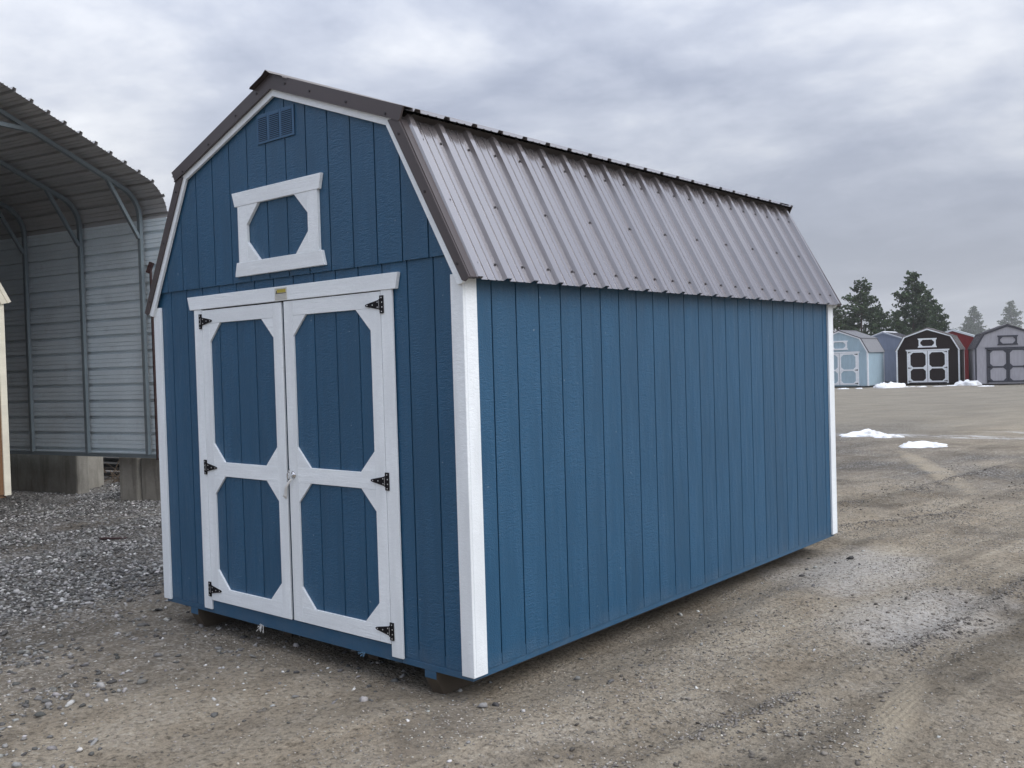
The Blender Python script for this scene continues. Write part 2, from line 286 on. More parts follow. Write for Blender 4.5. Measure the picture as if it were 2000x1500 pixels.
# ------------------------------------------------------------------ helpers
class MB:
    def __init__(s): s.v = []; s.f = []; s.mi = []; s.cur = 0
    def add(s, vs_, fs):
        o = len(s.v); s.v += [tuple(p) for p in vs_]; s.f += [tuple(i + o for i in q) for q in fs]; s.mi += [s.cur] * len(fs)
    def box(s, x0, x1, y0, y1, z0, z1):
        s.add([(x0, y0, z0), (x1, y0, z0), (x1, y1, z0), (x0, y1, z0), (x0, y0, z1), (x1, y0, z1), (x1, y1, z1), (x0, y1, z1)],
              [(0, 3, 2, 1), (4, 5, 6, 7), (0, 1, 5, 4), (1, 2, 6, 5), (2, 3, 7, 6), (3, 0, 4, 7)])
    def prism(s, poly, a, b, ax='y'):
        """convex or simple polygon; ax='y': poly in (x,z) extruded y a..b; 'x': poly (y,z); 'z': poly (x,y)"""
        f = {'y': lambda p, t: (p[0], t, p[1]), 'x': lambda p, t: (t, p[0], p[1]), 'z': lambda p, t: (p[0], p[1], t)}[ax]
        n = len(poly)
        ar = sum(poly[i][0] * poly[(i + 1) % n][1] - poly[(i + 1) % n][0] * poly[i][1] for i in range(n))
        if ar < 0: poly = poly[::-1]
        vs_ = [f(p, a) for p in poly] + [f(p, b) for p in poly]
        fr = tuple(range(n)); bk = tuple(range(2 * n - 1, n - 1, -1))
        fs = [fr, bk] + [(i, n + i, n + (i + 1) % n, (i + 1) % n) for i in range(n)]
        if ax == 'x': fs = [tuple(reversed(q)) for q in fs]
        if ax == 'z': fs = [tuple(reversed(q)) for q in fs]
        s.add(vs_, fs)
    def bar(s, p, q, w, h=None, up=(0, 0, 1)):
        h = h or w; p, q = Vector(p), Vector(q); d = (q - p).normalized(); u = Vector(up)
        if abs(d.dot(u)) > 0.98: u = Vector((1, 0, 0))
        r = d.cross(u).normalized(); u = r.cross(d).normalized()
        c = [r * a * w / 2 + u * b * h / 2 for a, b in ((-1, -1), (1, -1), (1, 1), (-1, 1))]
        s.add([p + k for k in c] + [q + k for k in c], [(0, 1, 2, 3), (7, 6, 5, 4), (0, 4, 5, 1), (1, 5, 6, 2), (2, 6, 7, 3), (3, 7, 4, 0)])
    def sweep(s, pts, w, side):
        """square tube through pts; side = constant sideways unit vector"""
        side = Vector(side); P = [Vector(p) for p in pts]; rings = []
        for i, p in enumerate(P):
            t_ = (P[min(i + 1, len(P) - 1)] - P[max(i - 1, 0)]).normalized(); n = side.cross(t_).normalized()
            rings.append([p + side * a * w / 2 + n * b * w / 2 for a, b in ((-1, -1), (1, -1), (1, 1), (-1, 1))])
        vs_ = [v for r in rings for v in r]; fs = [(3, 2, 1, 0)]
        for i in range(len(P) - 1):
            for k in range(4): fs.append((i * 4 + k, i * 4 + (k + 1) % 4, (i + 1) * 4 + (k + 1) % 4, (i + 1) * 4 + k))
        b = (len(P) - 1) * 4; fs.append((b, b + 1, b + 2, b + 3)); s.add(vs_, fs)
    def cyl(s, c, axis, r, h, n=12, r2=None):
        c = Vector(c); a = Vector(axis).normalized(); u = a.orthogonal().normalized(); v = a.cross(u); r2 = r if r2 is None else r2
        vs_ = [c + (u * math.cos(2 * math.pi * i / n) + v * math.sin(2 * math.pi * i / n)) * r for i in range(n)]
        vs_ += [c + a * h + (u * math.cos(2 * math.pi * i / n) + v * math.sin(2 * math.pi * i / n)) * r2 for i in range(n)]
        s.add(vs_, [tuple(range(n - 1, -1, -1)), tuple(range(n, 2 * n))] + [(i, (i + 1) % n, n + (i + 1) % n, n + i) for i in range(n)])
    def build(s, name, mat, parent=None, bevel=0.0, smooth=False, solid=0.0):
        me = bpy.data.meshes.new(name); me.from_pydata(s.v, [], s.f)
        for mm in (mat if isinstance(mat, (list, tuple)) else [mat]): me.materials.append(MATS[mm])
        if max(s.mi, default=0): me.polygons.foreach_set('material_index', s.mi)
        if smooth: me.polygons.foreach_set('use_smooth', [True] * len(me.polygons))
        me.update()
        o = bpy.data.objects.new(name, me); COL.objects.link(o)
        if parent: o.parent = parent
        if solid:
            md = o.modifiers.new('thick', 'SOLIDIFY'); md.thickness = solid; md.offset = -1
        if bevel:
            md = o.modifiers.new('edge', 'BEVEL'); md.width = bevel; md.segments = 1; md.limit_method = 'ANGLE'
        return o
def empty(name, loc=(0, 0, 0), rz=0.0, parent=None):
    o = bpy.data.objects.new(name, None); COL.objects.link(o); o.location = loc; o.rotation_euler = (0, 0, rz)
    o.empty_display_size = 0.2
    if parent: o.parent = parent
    return o
def tag(o, label, cat, group=None, kind=None):
    if label: o['label'] = label
    if cat: o['category'] = cat
    if group: o['group'] = group
    if kind: o['kind'] = kind
    return o
def clip(poly, a, b, c):
    """keep the part of a polygon where a*x+b*y<=c"""
    out = []
    for i in range(len(poly)):
        p, q = poly[i], poly[(i + 1) % len(poly)]; dp = a * p[0] + b * p[1] - c; dq = a * q[0] + b * q[1] - c
        if dp <= 0: out.append(p)
        if (dp < 0 < dq) or (dq < 0 < dp):
            k = dp / (dp - dq); out.append((p[0] + (q[0] - p[0]) * k, p[1] + (q[1] - p[1]) * k))
    return out
def box_o(name, mat, parent, b, bevel=0.0):
    m = MB(); m.box(*b); return m.build(name, mat, parent, bevel)
def pr_o(name, mat, parent, poly, a, b, ax='y', bevel=0.0):
    m = MB(); m.prism(poly, a, b, ax); return m.build(name, mat, parent, bevel)

# ------------------------------------------------------------------ ground
_perm = rng.permutation(512).astype(np.int64)
_val = rng.random(512)
def vnoise(x, y):
    xi = np.floor(x).astype(np.int64); yi = np.floor(y).astype(np.int64); xf = x - xi; yf = y - yi
    sx = xf * xf * (3 - 2 * xf); sy = yf * yf * (3 - 2 * yf)
    h = lambda a, b: _val[(_perm[(a & 511)] + b) & 511]
    return (h(xi, yi) * (1 - sx) + h(xi + 1, yi) * sx) * (1 - sy) + (h(xi, yi + 1) * (1 - sx) + h(xi + 1, yi + 1) * sx) * sy
TRACKS = [[(0.86, -1.6), (1.0, -0.3), (1.109, -0.141), (1.212, 0.516), (1.383, 1.358), (1.532, 2.248), (1.585, 2.68), (1.698, 4.047), (1.95, 6.6), (2.4, 10.0)],
          [(-1.3, 5.9), (-0.893, 7.282), (-0.581, 7.922), (-0.436, 9.89), (-0.1, 12.5)],
          [(-0.75, 5.3), (-0.328, 5.829), (-0.133, 6.298), (0.4, 7.4)],
          [(2.7, 2.0), (2.9, 5.0), (3.4, 9.0)]]
TW = [0.055, 0.07, 0.06, 0.05]
def dist_track(x, y, tr):
    d = np.full(np.shape(x), 1e9)
    for (ax, ay), (bx, by) in zip(tr[:-1], tr[1:]):
        vx, vy = bx - ax, by - ay; L2 = vx * vx + vy * vy
        k = np.clip(((x - ax) * vx + (y - ay) * vy) / L2, 0, 1)
        d = np.minimum(d, np.hypot(x - ax - k * vx, y - ay - k * vy))
    return d
def gz(x, y):
    x = np.asarray(x, float); y = np.asarray(y, float)
    r = np.hypot(x - 0, y - 2); k = np.clip((r - 12) / 46, 0, 1); k = k * k * (3 - 2 * k)
    z = -0.38 * k
    n = (vnoise(x * 0.9 + 7, y * 0.9 + 3) - 0.5) * 0.03 + (vnoise(x * 3.1 + 31, y * 3.1) - 0.5) * 0.016 + (vnoise(x * 9.3, y * 9.3 + 55) - 0.5) * 0.011 + (vnoise(x * 23, y * 23 + 5) - 0.5) * 0.007
    tx_ = x * math.cos(R_(8)) - y * math.sin(R_(8)); ty_ = x * math.sin(R_(8)) + y * math.cos(R_(8))
    n = n + (vnoise(tx_ * 4.2 + 40, ty_ * 0.35 + 9) - 0.5) * 0.035 * np.clip((x + 1.5) / 1.5, 0, 1) * np.clip((16 - r) / 6, 0, 1)
    z = z + n
    for tr, wd in zip(TRACKS, TW):
        d = dist_track(x, y, tr)
        z = z + 0.016 * np.exp(-(d / wd) ** 2) * (0.3 + 1.4 * vnoise(x * 14 + 3, y * 14)) - 0.016 * np.exp(-((d - 0.16) / 0.08) ** 2)
    # level pads under the stored buildings
    pad = np.clip(1 - np.maximum(np.maximum(-3.2 - x, x - 0.1), np.maximum(-0.05 - y, y - 5.0)) / 0.25, 0, 1)
    z = z * (1 - pad) + (-0.045 + n * 0.3) * pad
    return z
def lines(a, b, step, lo, hi, g=1.16):
    c = list(np.arange(a, b, step)); s = step; v = b
    while v < hi: c.append(v); s *= g; v += s
    s = step; v = a; left = []
    while v > lo: s *= g; v -= s; left.append(v)
    return np.array(left[::-1] + c)
gx = lines(-4.6, 3.6, 0.04, -900, 900); gy = lines(-3.2, 7.0, 0.04, -900, 1500)
GX, GY = np.meshgrid(gx, gy); GZ = gz(GX, GY)
nv = GX.size; nx, ny = len(gx), len(gy)
me = bpy.data.meshes.new('ground'); me.vertices.add(nv)
me.vertices.foreach_set('co', np.stack([GX, GY, GZ], -1).ravel())
ii = (np.arange(ny - 1)[:, None] * nx + np.arange(nx - 1)[None]).ravel()
q = np.stack([ii, ii + 1, ii + nx + 1, ii + nx], 1)
me.loops.add(q.size); me.loops.foreach_set('vertex_index', q.ravel()); me.polygons.add(len(q))
me.polygons.foreach_set('loop_start', np.arange(len(q)) * 4); me.polygons.foreach_set('loop_total', np.full(len(q), 4))
me.polygons.foreach_set('use_smooth', np.ones(len(q), bool)); me.materials.append(MATS['ground_dirt']); me.update(); me.validate()
go = bpy.data.objects.new('ground', me); COL.objects.link(go); go['kind'] = 'structure'

# ------------------------------------------------------------------ blue barn shed (hero)
Z0 = 0.135; W = 3.048; L = 4.8768; P = 0.2032; G = 0.0085
cx = -W / 2
mir = lambda p: (-W - p[0], p[1])
hero = empty('barn_shed', (0, 0, Z0))
tag(hero, 'large blue lofted barn shed with white trim and ribbed brown metal roof', 'shed')
# floor, skids, belt
box_o('floor_frame', 'blue_belt', hero, (-W + 0.004, -0.004, 0.004, L - 0.004, -0.036, 0.058), 0.002)
for sx in (-2.735, -0.368):
    m = MB(); m.prism([(0.0, -0.036), (L, -0.036), (L, -0.075), (L - 0.06, -Z0 - 0.052), (0.06, -Z0 - 0.052), (0.0, -0.080)], sx, sx + 0.089, 'x')
    m.cur = 1; m.box(sx + 0.001, sx + 0.088, -0.003, 0.0, -0.079, -0.037)
    m.build('skid', ['skid_wood', 'blue_belt'], hero)
for sx in (-2.0, -1.13):
    box_o('skid', 'skid_wood', hero, (sx, sx + 0.089, 0.25, L - 0.2, -Z0 - 0.052, -0.038))
OUT = [(-W, 0.0), (0, 0.0), (0, 2.12), (-0.455, 2.955), (cx, 3.36), (-W + 0.455, 2.955), (-W, 2.12)]
INN = [(-W + 0.05, 0.05), (-0.05, 0.05), (-0.05, 2.10), (-0.49, 2.93), (cx, 3.33), (-W + 0.49, 2.93), (-W + 0.05, 2.10)]
def planks(parent, x0, x1, edges, zlo, zhi, y0, y1, outline=None):
    ed = [x0] + [e for e in edges if x0 + 0.01 < e < x1 - 0.01] + [x1]
    for a, b in zip(ed[:-1], ed[1:]):
        a2 = a + (G / 2 if a > x0 else 0); b2 = b - (G / 2 if b < x1 else 0)
        pl = [(a2, zlo), (b2, zlo), (b2, zhi), (a2, zhi)]
        if outline:
            n = len(outline)
            for i in range(n):
                p, q_ = outline[i], outline[(i + 1) % n]; ex, ez = q_[0] - p[0], q_[1] - p[1]
                pl = clip(pl, ez, -ex, ez * p[0] - ex * p[1])
                if len(pl) < 3: break
        if len(pl) >= 3: pr_o('plank', 'blue_siding', parent, pl, y0, y1, 'y', 0.0015)
gl = [-W + k * P - 0.006 for k in range(1, 15)]
SEAM = 2.204
fw = pr_o('front_wall', 'blue_siding', hero, INN, 0.022, 0.03, 'y')            # sheathing behind the grooves
planks(fw, -W, -2.50, gl, 0.0, SEAM + 0.03, 0.0, 0.0119, OUT)
planks(fw, -0.545, 0.0, gl, 0.0, SEAM + 0.03, 0.0, 0.0119, OUT)
planks(fw, -2.50, -0.545, gl, 2.06, SEAM + 0.03, 0.0, 0.0119, OUT)
gp = MB()
uw = pr_o('gable_wall', 'blue_siding', hero, [p for p in clip(INN, 0, -1, -(SEAM + 0.035))], 0.009, 0.0119, 'y')
planks(uw, -W, 0, [g - 0.018 for g in gl], SEAM, 3.4, -0.0125, -0.0046, OUT)
# side and back walls
sw = box_o('side_wall', 'blue_siding', hero, (-0.036, -0.030, 0.03, L - 0.03, 0.05, 2.1))
sl = box_o('side_wall', 'blue_siding', hero, (-W + 0.012, -W + 0.030, 0.03, L - 0.03, 0.05, 2.1))
bw = pr_o('back_wall', 'blue_siding', hero, INN, L - 0.03, L - 0.012, 'y')
pmesh = None
for par, xa, xb in ((sw, -0.0119, 0.0), (sl, -W, -W + 0.0119)):
    for k in range(24):
        ya = k * P + 0.022 + (G / 2 if k else -0.02); yb = min((k + 1) * P + 0.022 - G / 2, L)
        if k == 0: ya = 0.002
        box_o('plank', 'blue_siding', par, (xa, xb, ya, yb, 0.0, 2.10), 0.0015)
planks(bw, -W, 0, gl, 0.0, 3.4, L - 0.0119, L, OUT)
# corner boards
for x0, x1, x2, x3 in ((-0.070, 0.019, 0.0005, 0.019), (-W - 0.019, -W + 0.070, -W - 0.019, -W - 0.0005)):
    box_o('corner_board', 'white_trim_v', hero, (x0, x1, -0.019, -0.0005, -0.013, 2.10), 0.002)
    box_o('corner_board', 'white_trim_v', hero, (x2, x3, -0.0002, 0.089, -0.013, 2.085), 0.002)
    box_o('corner_board', 'white_trim_v', hero, (x2, x3, L - 0.089, L + 0.0002, -0.013, 2.085), 0.002)
    box_o('corner_board', 'white_trim_v', hero, (x0, x1, L + 0.0005, L + 0.019, -0.013, 2.10), 0.002)
# door opening: dark inside, belt below, jambs, header
box_o('door_opening', 'dark_inside', hero, (-2.44, -0.60, 0.0035, 0.011, 0.055, 2.07))
box_o('door_sill', 'blue_belt', hero, (-2.50, -0.545, -0.006, 0.0035, -0.036, 0.054), 0.002)
for a, b in ((-W + 0.002, -2.502), (-0.543, -0.002)):
    box_o('belt_strip', 'blue_belt', hero, (a, b, -0.004, 0.0035, -0.036, -0.002), 0.001)
for x0, x1 in ((-2.527, -2.434), (-0.611, -0.519)):
    box_o('door_jamb', 'white_trim_v', hero, (x0, x1, -0.021, -0.0065, -0.007, 2.056), 0.002)
pr_o('door_header', 'white_trim_h', hero, [(-2.573, 2.057), (-0.485, 2.057), (-0.462, 2.147), (-2.600, 2.147)], -0.026, -0.0005, 'y', 0.002)
def tri(p, sx, sz, s=0.127): return [p, (p[0] + sx * s, p[1]), (p[0], p[1] + sz * s)]
def hinge(parent, xj, zc, s):
    """T hinge: leaf on the jamb, tapered strap on the door; s = direction of the strap"""
    m = MB()
    x0, x1 = sorted((xj, xj - s * 0.030)); m.box(x0, x1, -0.0275, -0.0215, zc - 0.05, zc + 0.05)
    m.prism([(xj, zc - 0.028), (xj + s * 0.112, zc - 0.0075), (xj + s * 0.122, zc - 0.0035), (xj + s * 0.122, zc + 0.0035), (xj + s * 0.112, zc + 0.0075), (xj, zc + 0.028)], -0.0265, -0.0212)
    m.cyl((xj, -0.026, zc - 0.030), (0, 0, 1), 0.0055, 0.060, 8)
    m.cur = 1
    for dz_ in (-0.040, -0.015, 0.012, 0.038): m.cyl((xj - s * (0.017 if abs(dz_) > .03 else 0.021), -0.0275, zc + dz_), (0, -1, 0), 0.0038, 0.0015, 8)
    for dx_, dz_ in ((0.018, 0.014), (0.018, -0.014), (0.060, 0.0), (0.105, 0.0)): m.cyl((xj + s * dx_, -0.0265, zc + dz_), (0, -1, 0), 0.0038, 0.0015, 8)
    m.box(xj - 0.0012, xj + 0.0012, -0.0322, -0.0315, zc - 0.022, zc + 0.022)
    m.build('hinge', ['hinge_black', 'screw_bright'], parent)
def door(x0, x1, z0, z1, hz, side, midz):
    """leaf of planks framed by stiles, rails and corner gussets"""
    d = box_o('door', 'blue_siding', hero, (x0 + 0.004, x1 - 0.004, -0.0006, 0.003, z0 + 0.004, z1 - 0.004))
    planks(d, x0 + 0.002, x1 - 0.002, gl, z0 + 0.002, z1 - 0.002, -0.0062, -0.0008)
    ya, yb = -0.021, -0.0064; s = 0.089
    box_o('stile', 'white_trim_v', d, (x0, x0 + s, ya, yb, z0, z1), 0.0015)
    box_o('stile', 'white_trim_v', d, (x1 - s, x1, ya, yb, z0, z1), 0.0015)
    rl = [(z1 - 0.091, z1 - 0.0002), (midz - 0.047, midz + 0.047), (z0 + 0.0002, z0 + 0.095)]
    for a, b in rl: box_o('rail', 'white_trim_h', d, (x0 + s + 0.0008, x1 - s - 0.0008, ya + 0.0005, yb, a, b), 0.001)
    for lo, hi in ((rl[1][1], rl[0][0]), (rl[2][1], rl[1][0])):
        for px_, sx in ((x0 + s + 0.0008, 1), (x1 - s - 0.0008, -1)):
            for pz, sz in ((lo + 0.0008, 1), (hi - 0.0008, -1)):
                pr_o('gusset', 'white_trim_h', d, tri((px_, pz), sx, sz, 0.124), ya + 0.001, yb, 'y', 0.001)
    for zc in (z1 - 0.074, midz + 0.006, z0 + 0.074): hinge(d, x1 if side > 0 else x0, zc, -side)
    return d
dl = door(-2.430, -1.534, 0.060, 2.048, None, -1, 0.970)
dr = door(-1.507, -0.6145, 0.063, 2.051, None, 1, 0.978)
# T-handle with round rose, strike plate
m = MB(); m.cyl((-1.462, -0.0205, 0.975), (0, -1, 0), 0.024, 0.004, 24); m.cyl((-1.462, -0.0245, 0.975), (0, -1, 0), 0.0185, 0.007, 20, 0.011)
m.cyl((-1.462, -0.0315, 0.975), (0, -1, 0), 0.008, 0.03, 12); m.bar((-1.463, -0.0625, 0.957), (-1.461, -0.0625, 0.993), 0.013, 0.012)
m.cyl((-1.462, -0.056, 0.998), (0, -0.3, 1), 0.007, 0.006, 10)
m.build('door_handle', 'chrome', dr, 0.001, False)
m = MB(); m.prism([(-1.5065, 0.935), (-1.4985, 0.925), (-1.4985, 1.015), (-1.5065, 1.005)], -0.0245, -0.0212); m.cyl((-1.502, -0.0245, 0.97), (0, -1, 0), 0.005, 0.006, 10)
m.build('latch_plate', 'chrome', dr, 0.001)
# paper tag hanging from the handle
m = MB(); pts = []
for k in range(9):
    t_ = k / 8; pts.append((-1.466 - 0.078 * t_ - 0.014 * math.sin(2.4 * t_), -0.033 - 0.010 * math.sin(5 * t_) - 0.004 * t_, 0.952 - 0.125 * t_, 0.010 + 0.016 * t_))
vs_ = []
for (a, b, c, h) in pts: vs_ += [(a - h * 0.5, b - 0.003, c + 0.3 * h), (a + h * 0.5, b + 0.003, c - 0.3 * h)]
m.add(vs_, [(2 * k, 2 * k + 1, 2 * k + 3, 2 * k + 2) for k in range(8)])
tg = m.build('paper_tag', 'paper_white', None, 0, True, 0.0006); tg.location = (0, 0, Z0)
tag(tg, 'thin white paper strip hanging from the chrome door handle of the blue shed', 'tag')
# maker's label on the header
lb = box_o('label_card', 'label_card_white', hero, (-1.584, -1.459, -0.0275, -0.0262, 2.062, 2.138))
box_o('label_logo', 'label_yellow', lb, (-1.560, -1.470, -0.0283, -0.0276, 2.107, 2.128))
m = MB(); m.prism([(-1.578, 2.101), (-1.463, 2.101), (-1.468, 2.105), (-1.572, 2.105)], -0.0284, -0.0277); m.prism([(-1.572, 2.106), (-1.562, 2.106), (-1.562, 2.121), (-1.568, 2.124)], -0.0284, -0.0277)
m.box(-1.572, -1.468, -0.0284, -0.0277, 2.1295, 2.1305)
m.build('label_band', 'label_dark', lb)
m = MB()
for k, (a, b) in enumerate(((-1.578, -1.466), (-1.576, -1.47), (-1.57, -1.475), (-1.578, -1.466))): m.box(a, b, -0.0281, -0.0276, 2.092 - 0.008 * k, 2.0945 - 0.008 * k)
m.build('label_print', 'label_grey', lb)
# gable vent
vt = box_o('vent', 'dark_inside', hero, (-1.720, -1.340, -0.0150, -0.0126, 3.054, 3.238))
VX0, VX1, VZ0, VZ1 = -1.720, -1.340, 3.054, 3.238; wv = VX1 - VX0
cols = [(0.030, 0.275), (0.335, 0.605), (0.665, 0.945)]
xs = [0.0, cols[0][0], cols[0][1], cols[1][0], cols[1][1], cols[2][0], cols[2][1], 1.0]
m = MB()
for a, b in zip(xs[0::2], xs[1::2]): m.box(VX0 + a * wv, VX0 + b * wv, -0.021, -0.0151, VZ0, VZ1)
for a, b in cols:
    m.box(VX0 + a * wv, VX0 + b * wv, -0.0209, -0.0151, VZ0, VZ0 + 0.016); m.box(VX0 + a * wv, VX0 + b * wv, -0.0209, -0.0151, VZ1 - 0.018, VZ1)
m.build('vent_frame', 'blue_plastic', vt, 0.0015)
for a, b in cols:
    for k in range(13):
        z = VZ0 + 0.018 + k * 0.0117
        pr_o('slat', 'blue_plastic', vt, [(-0.0235, z), (-0.0155, z + 0.004), (-0.0155, z + 0.010), (-0.0235, z + 0.0060)], VX0 + a * wv + 0.0005, VX0 + b * wv - 0.0005, 'x')
# false window frame
wf = empty('window_trim', (0, 0, 0), 0, hero)
pr_o('window_head', 'white_trim_h', wf, [(-1.976, 2.692), (-1.108, 2.692), (-1.084, 2.783), (-2.004, 2.783)], -0.036, -0.0126, 'y', 0.002)
pr_o('window_sill', 'white_trim_h', wf, [(-1.993, 2.240), (-1.075, 2.240), (-1.099, 2.330), (-1.972, 2.330)], -0.036, -0.0126, 'y', 0.002)
box_o('window_jamb', 'white_trim_v', wf, (-1.946, -1.849, -0.034, -0.0126, 2.3305, 2.6915), 0.0015)
box_o('window_jamb', 'white_trim_v', wf, (-1.222, -1.126, -0.034, -0.0126, 2.3305, 2.6915), 0.0015)
for px_, sx in ((-1.8482, 1), (-1.2228, -1)):
    for pz, sz in ((2.3308, 1), (2.6912, -1)): pr_o('gusset', 'white_trim_h', wf, tri((px_, pz), sx, sz, 0.125), -0.0335, -0.0126, 'y', 0.001)
# rake boards (white) and bronze gable flashing, front and back
RI = [(0.0, 2.040), (-0.505, 2.953), (cx, 3.319)]           # inner edge of the white board
RB = [(0.045, 2.062), (-0.480, 2.990), (cx, 3.366)]         # where the flashing starts
RO = [(0.078, 2.085), (-0.40, 2.975), (cx, 3.42)]
for front in (1, 0):
    ya, yb = (-0.038, -0.0195) if front else (L + 0.0195, L + 0.038)
    fa, fb = (-0.050, -0.0385) if front else (L + 0.0385, L + 0.050)
    for mm in (lambda p: p, mir):
        up = [RI[1], (-0.455, 2.992), (cx, 3.385), RI[2]]
        pr_o('rake_board', 'white_trim_h', hero, [mm(p) for p in up], ya, yb, 'y', 0.0015)
        lo = [RI[0], (0.033, 2.046), (0.058, 2.068), (-0.4555, 2.991), (-0.5052, 2.9525)]
        pr_o('rake_board', 'white_trim_v', hero, [mm(p) for p in lo], ya + 0.0005, yb, 'y', 0.0015)
        # flashing: face, plus a flange lapping over the roof metal
        m = MB(); m.prism([mm(p) for p in [(cx, 3.366), (-0.383, 2.958), (-0.349, 3.026), (cx, 3.444)]], fa, fb)
        m.prism([mm(p) for p in [(-0.349, 3.0262), (-0.340, 3.0225), (cx, 3.4555), (cx, 3.444)]], fa, (fa + 0.13) if front else fb - 0.13) if front else m.prism([mm(p) for p in [(-0.349, 3.0262), (-0.340, 3.0225), (cx, 3.4555), (cx, 3.444)]], fb - 0.13, fb)
        m.prism([mm(p) for p in [(cx, 3.366), (-0.383, 2.958), (-0.385, 2.953), (cx, 3.361)]], fa - 0.006, fb)
        m.build('gable_flashing', 'bronze_flashing', hero, 0.0015)
        m = MB(); m.prism([mm(p) for p in [(-0.480, 2.975), (0.040, 2.060), (0.062, 2.052), (0.094, 2.072), (-0.387, 2.956), (-0.39, 2.975)]], fa + 0.002, fb)
        m.prism([mm(p) for p in [(0.080, 2.068), (0.097, 2.074), (-0.385, 2.966), (-0.402, 2.957)]], fb if front else fb - 0.06, (fb + 0.075) if front else fb - 0.0385 + 0.0)
        m.build('gable_flashing', 'bronze_flashing', hero, 0.0015)
# roof deck + ribbed metal
def ribbed(lo, hi, y0, y1, ribs, flip, name='roof_panel', mat='brown_metal', h=0.026, parent=hero, minor=True):
    """sheet metal slope with trapezoid ribs running up the slope from lo to hi (x,z)"""
    d = Vector((hi[0] - lo[0], hi[1] - lo[1])).normalized(); n = Vector((-d.y, d.x)) * (1 if flip else -1)
    prof = [(y0, 0.0)]
    rs = [r for r in ribs if y0 + 0.04 < r < y1 - 0.04]
    for i, r in enumerate(rs):
        prof += [(r - 0.026, 0.0), (r - 0.018, h), (r + 0.018, h), (r + 0.026, 0.0)]
        if minor:
            nxt = rs[i + 1] if i + 1 < len(rs) else r + 0.2286
            for k in (0.36, 0.64):
                c = r + (nxt - r) * k
                if c + 0.012 < y1: prof += [(c - 0.006, 0.0), (c - 0.0042, 0.0045), (c + 0.0042, 0.0045), (c + 0.006, 0.0)]
    prof.append((y1, 0.0)); m = MB(); vs_ = []
    for y, o in prof:
        for p in (lo, hi): vs_.append((p[0] + n.x * o, y, p[1] + n.y * o))
    fs = [((2 * i, 2 * i + 2, 2 * i + 3, 2 * i + 1) if flip else (2 * i + 1, 2 * i + 3, 2 * i + 2, 2 * i)) for i in range(len(prof) - 1)]
    m.add(vs_, fs); return m.build(name, mat, parent, 0, False, 0.0012)
RIBS = [0.262 + 0.2286 * k - 0.003 for k in range(-1, 21)]
pr_o('roof_deck', 'lumber_dark', hero, [(0.030, 2.128), (-0.425, 2.965), (-0.36, 2.997), (cx, 3.418), (-W + 0.36, 2.997), (-W + 0.425, 2.965), (-W - 0.030, 2.128), (-W - 0.01, 2.102), (-W + 0.2, 2.3), (-W + 0.55, 2.9), (cx, 3.26), (-0.55, 2.9), (-0.2, 2.3), (0.01, 2.102)], 0.032, L - 0.032)  # deck coloured dark to stand in for shade under the eave
for mm, fl in ((lambda p: p, False), (mir, True)):
    ribbed(mm((0.082, 2.066)), mm((-0.405, 2.985)), -0.036, L + 0.036, RIBS, fl)
    ribbed(mm((-0.325, 2.999)), mm((cx, 3.432)), -0.036, L + 0.036, RIBS, fl, h=0.017)
    m = MB()
    dd = Vector((-0.487, 0.919)).normalized(); nn = Vector((0.919, 0.487)).normalized()
    def scr(t_, y):
        p = Vector((0.082, 2.066)) + dd * t_; a = mm((p.x, p.y)); q_ = mm((p.x + nn.x, p.y + nn.y)); ax = (q_[0] - a[0], 0, q_[1] - a[1])
        m.cyl((a[0], y, a[1]), ax, 0.0082, 0.003, 8); m.cyl((a[0] + ax[0] * 0.003, y, a[1] + ax[2] * 0.003), ax, 0.005, 0.006, 6)
    for k in range(-1, 20):
        y = RIBS[0] + 0.2286 * (k + 1) + 0.190
        if y > L: continue
        scr(0.10, y); scr(0.90, y)
        if k % 2 == 0: scr(0.50, y)
    scr(0.10, 0.075); scr(0.5, 0.08); scr(0.9, 0.078)
    o = m.build('roof_screws', 'screw_dark', hero); o['kind'] = 'stuff'
    m = MB()
    for p, q_ in (((-0.43, 2.975), (-1.45, 3.378)),):
        for k in (0.06, 0.38, 0.70, 0.93):
            a = mm((p[0] + (q_[0] - p[0]) * k, p[1] + (q_[1] - p[1]) * k + 0.012)); m.cyl((a[0], -0.050, a[1]), (0, -1, 0), 0.007, 0.005, 8)
    for k in (0.09, 0.46, 0.90):
        a = mm((-0.437 + 0.50 * k, 2.966 - 0.91 * k)); m.cyl((a[0], -0.048, a[1]), (0, -1, 0), 0.007, 0.005, 8)
    o = m.build('flashing_screws', 'screw_dark', hero); o['kind'] = 'stuff'
# ridge cap: bent metal over the ridge, sticking out past the gable
m = MB(); pr = []
for k in range(9):
    a = -1 + k / 4
    pr.append((cx + a * 0.165, 3.459 - abs(a) * 0.165 * 0.364 + (0.012 if abs(a) < 0.2 else 0)))
poly = [(cx - 0.172, 3.388)] + pr + [(cx + 0.172, 3.388)]
vs_ = []
for (x, z) in poly: vs_ += [(x, -0.085, z), (x, L + 0.085, z)]
m.add(vs_, [(2 * i, 2 * i + 2, 2 * i + 3, 2 * i + 1) for i in range(len(poly) - 1)])
m.build('ridge_cap', 'bronze_flashing', hero, 0, False, 0.0015)
# frayed strap ends under the belt
for x_, s in ((-1.87, 1.0), (-0.868, 0.8)):
    m = MB()
    for k in range(9):
        a = random.uniform(-1, 1); b = random.uniform(-1, 0.4)
        m.bar((x_ + random.uniform(-0.012, 0.012), -0.006, -0.03), (x_ + a * 0.035 * s, -0.02 - random.random() * 0.02, -0.03 + b * 0.045 * s), 0.0022)
    m.build('frayed_strap', 'blue_fibre' if s < 1 else 'paper_white', hero)

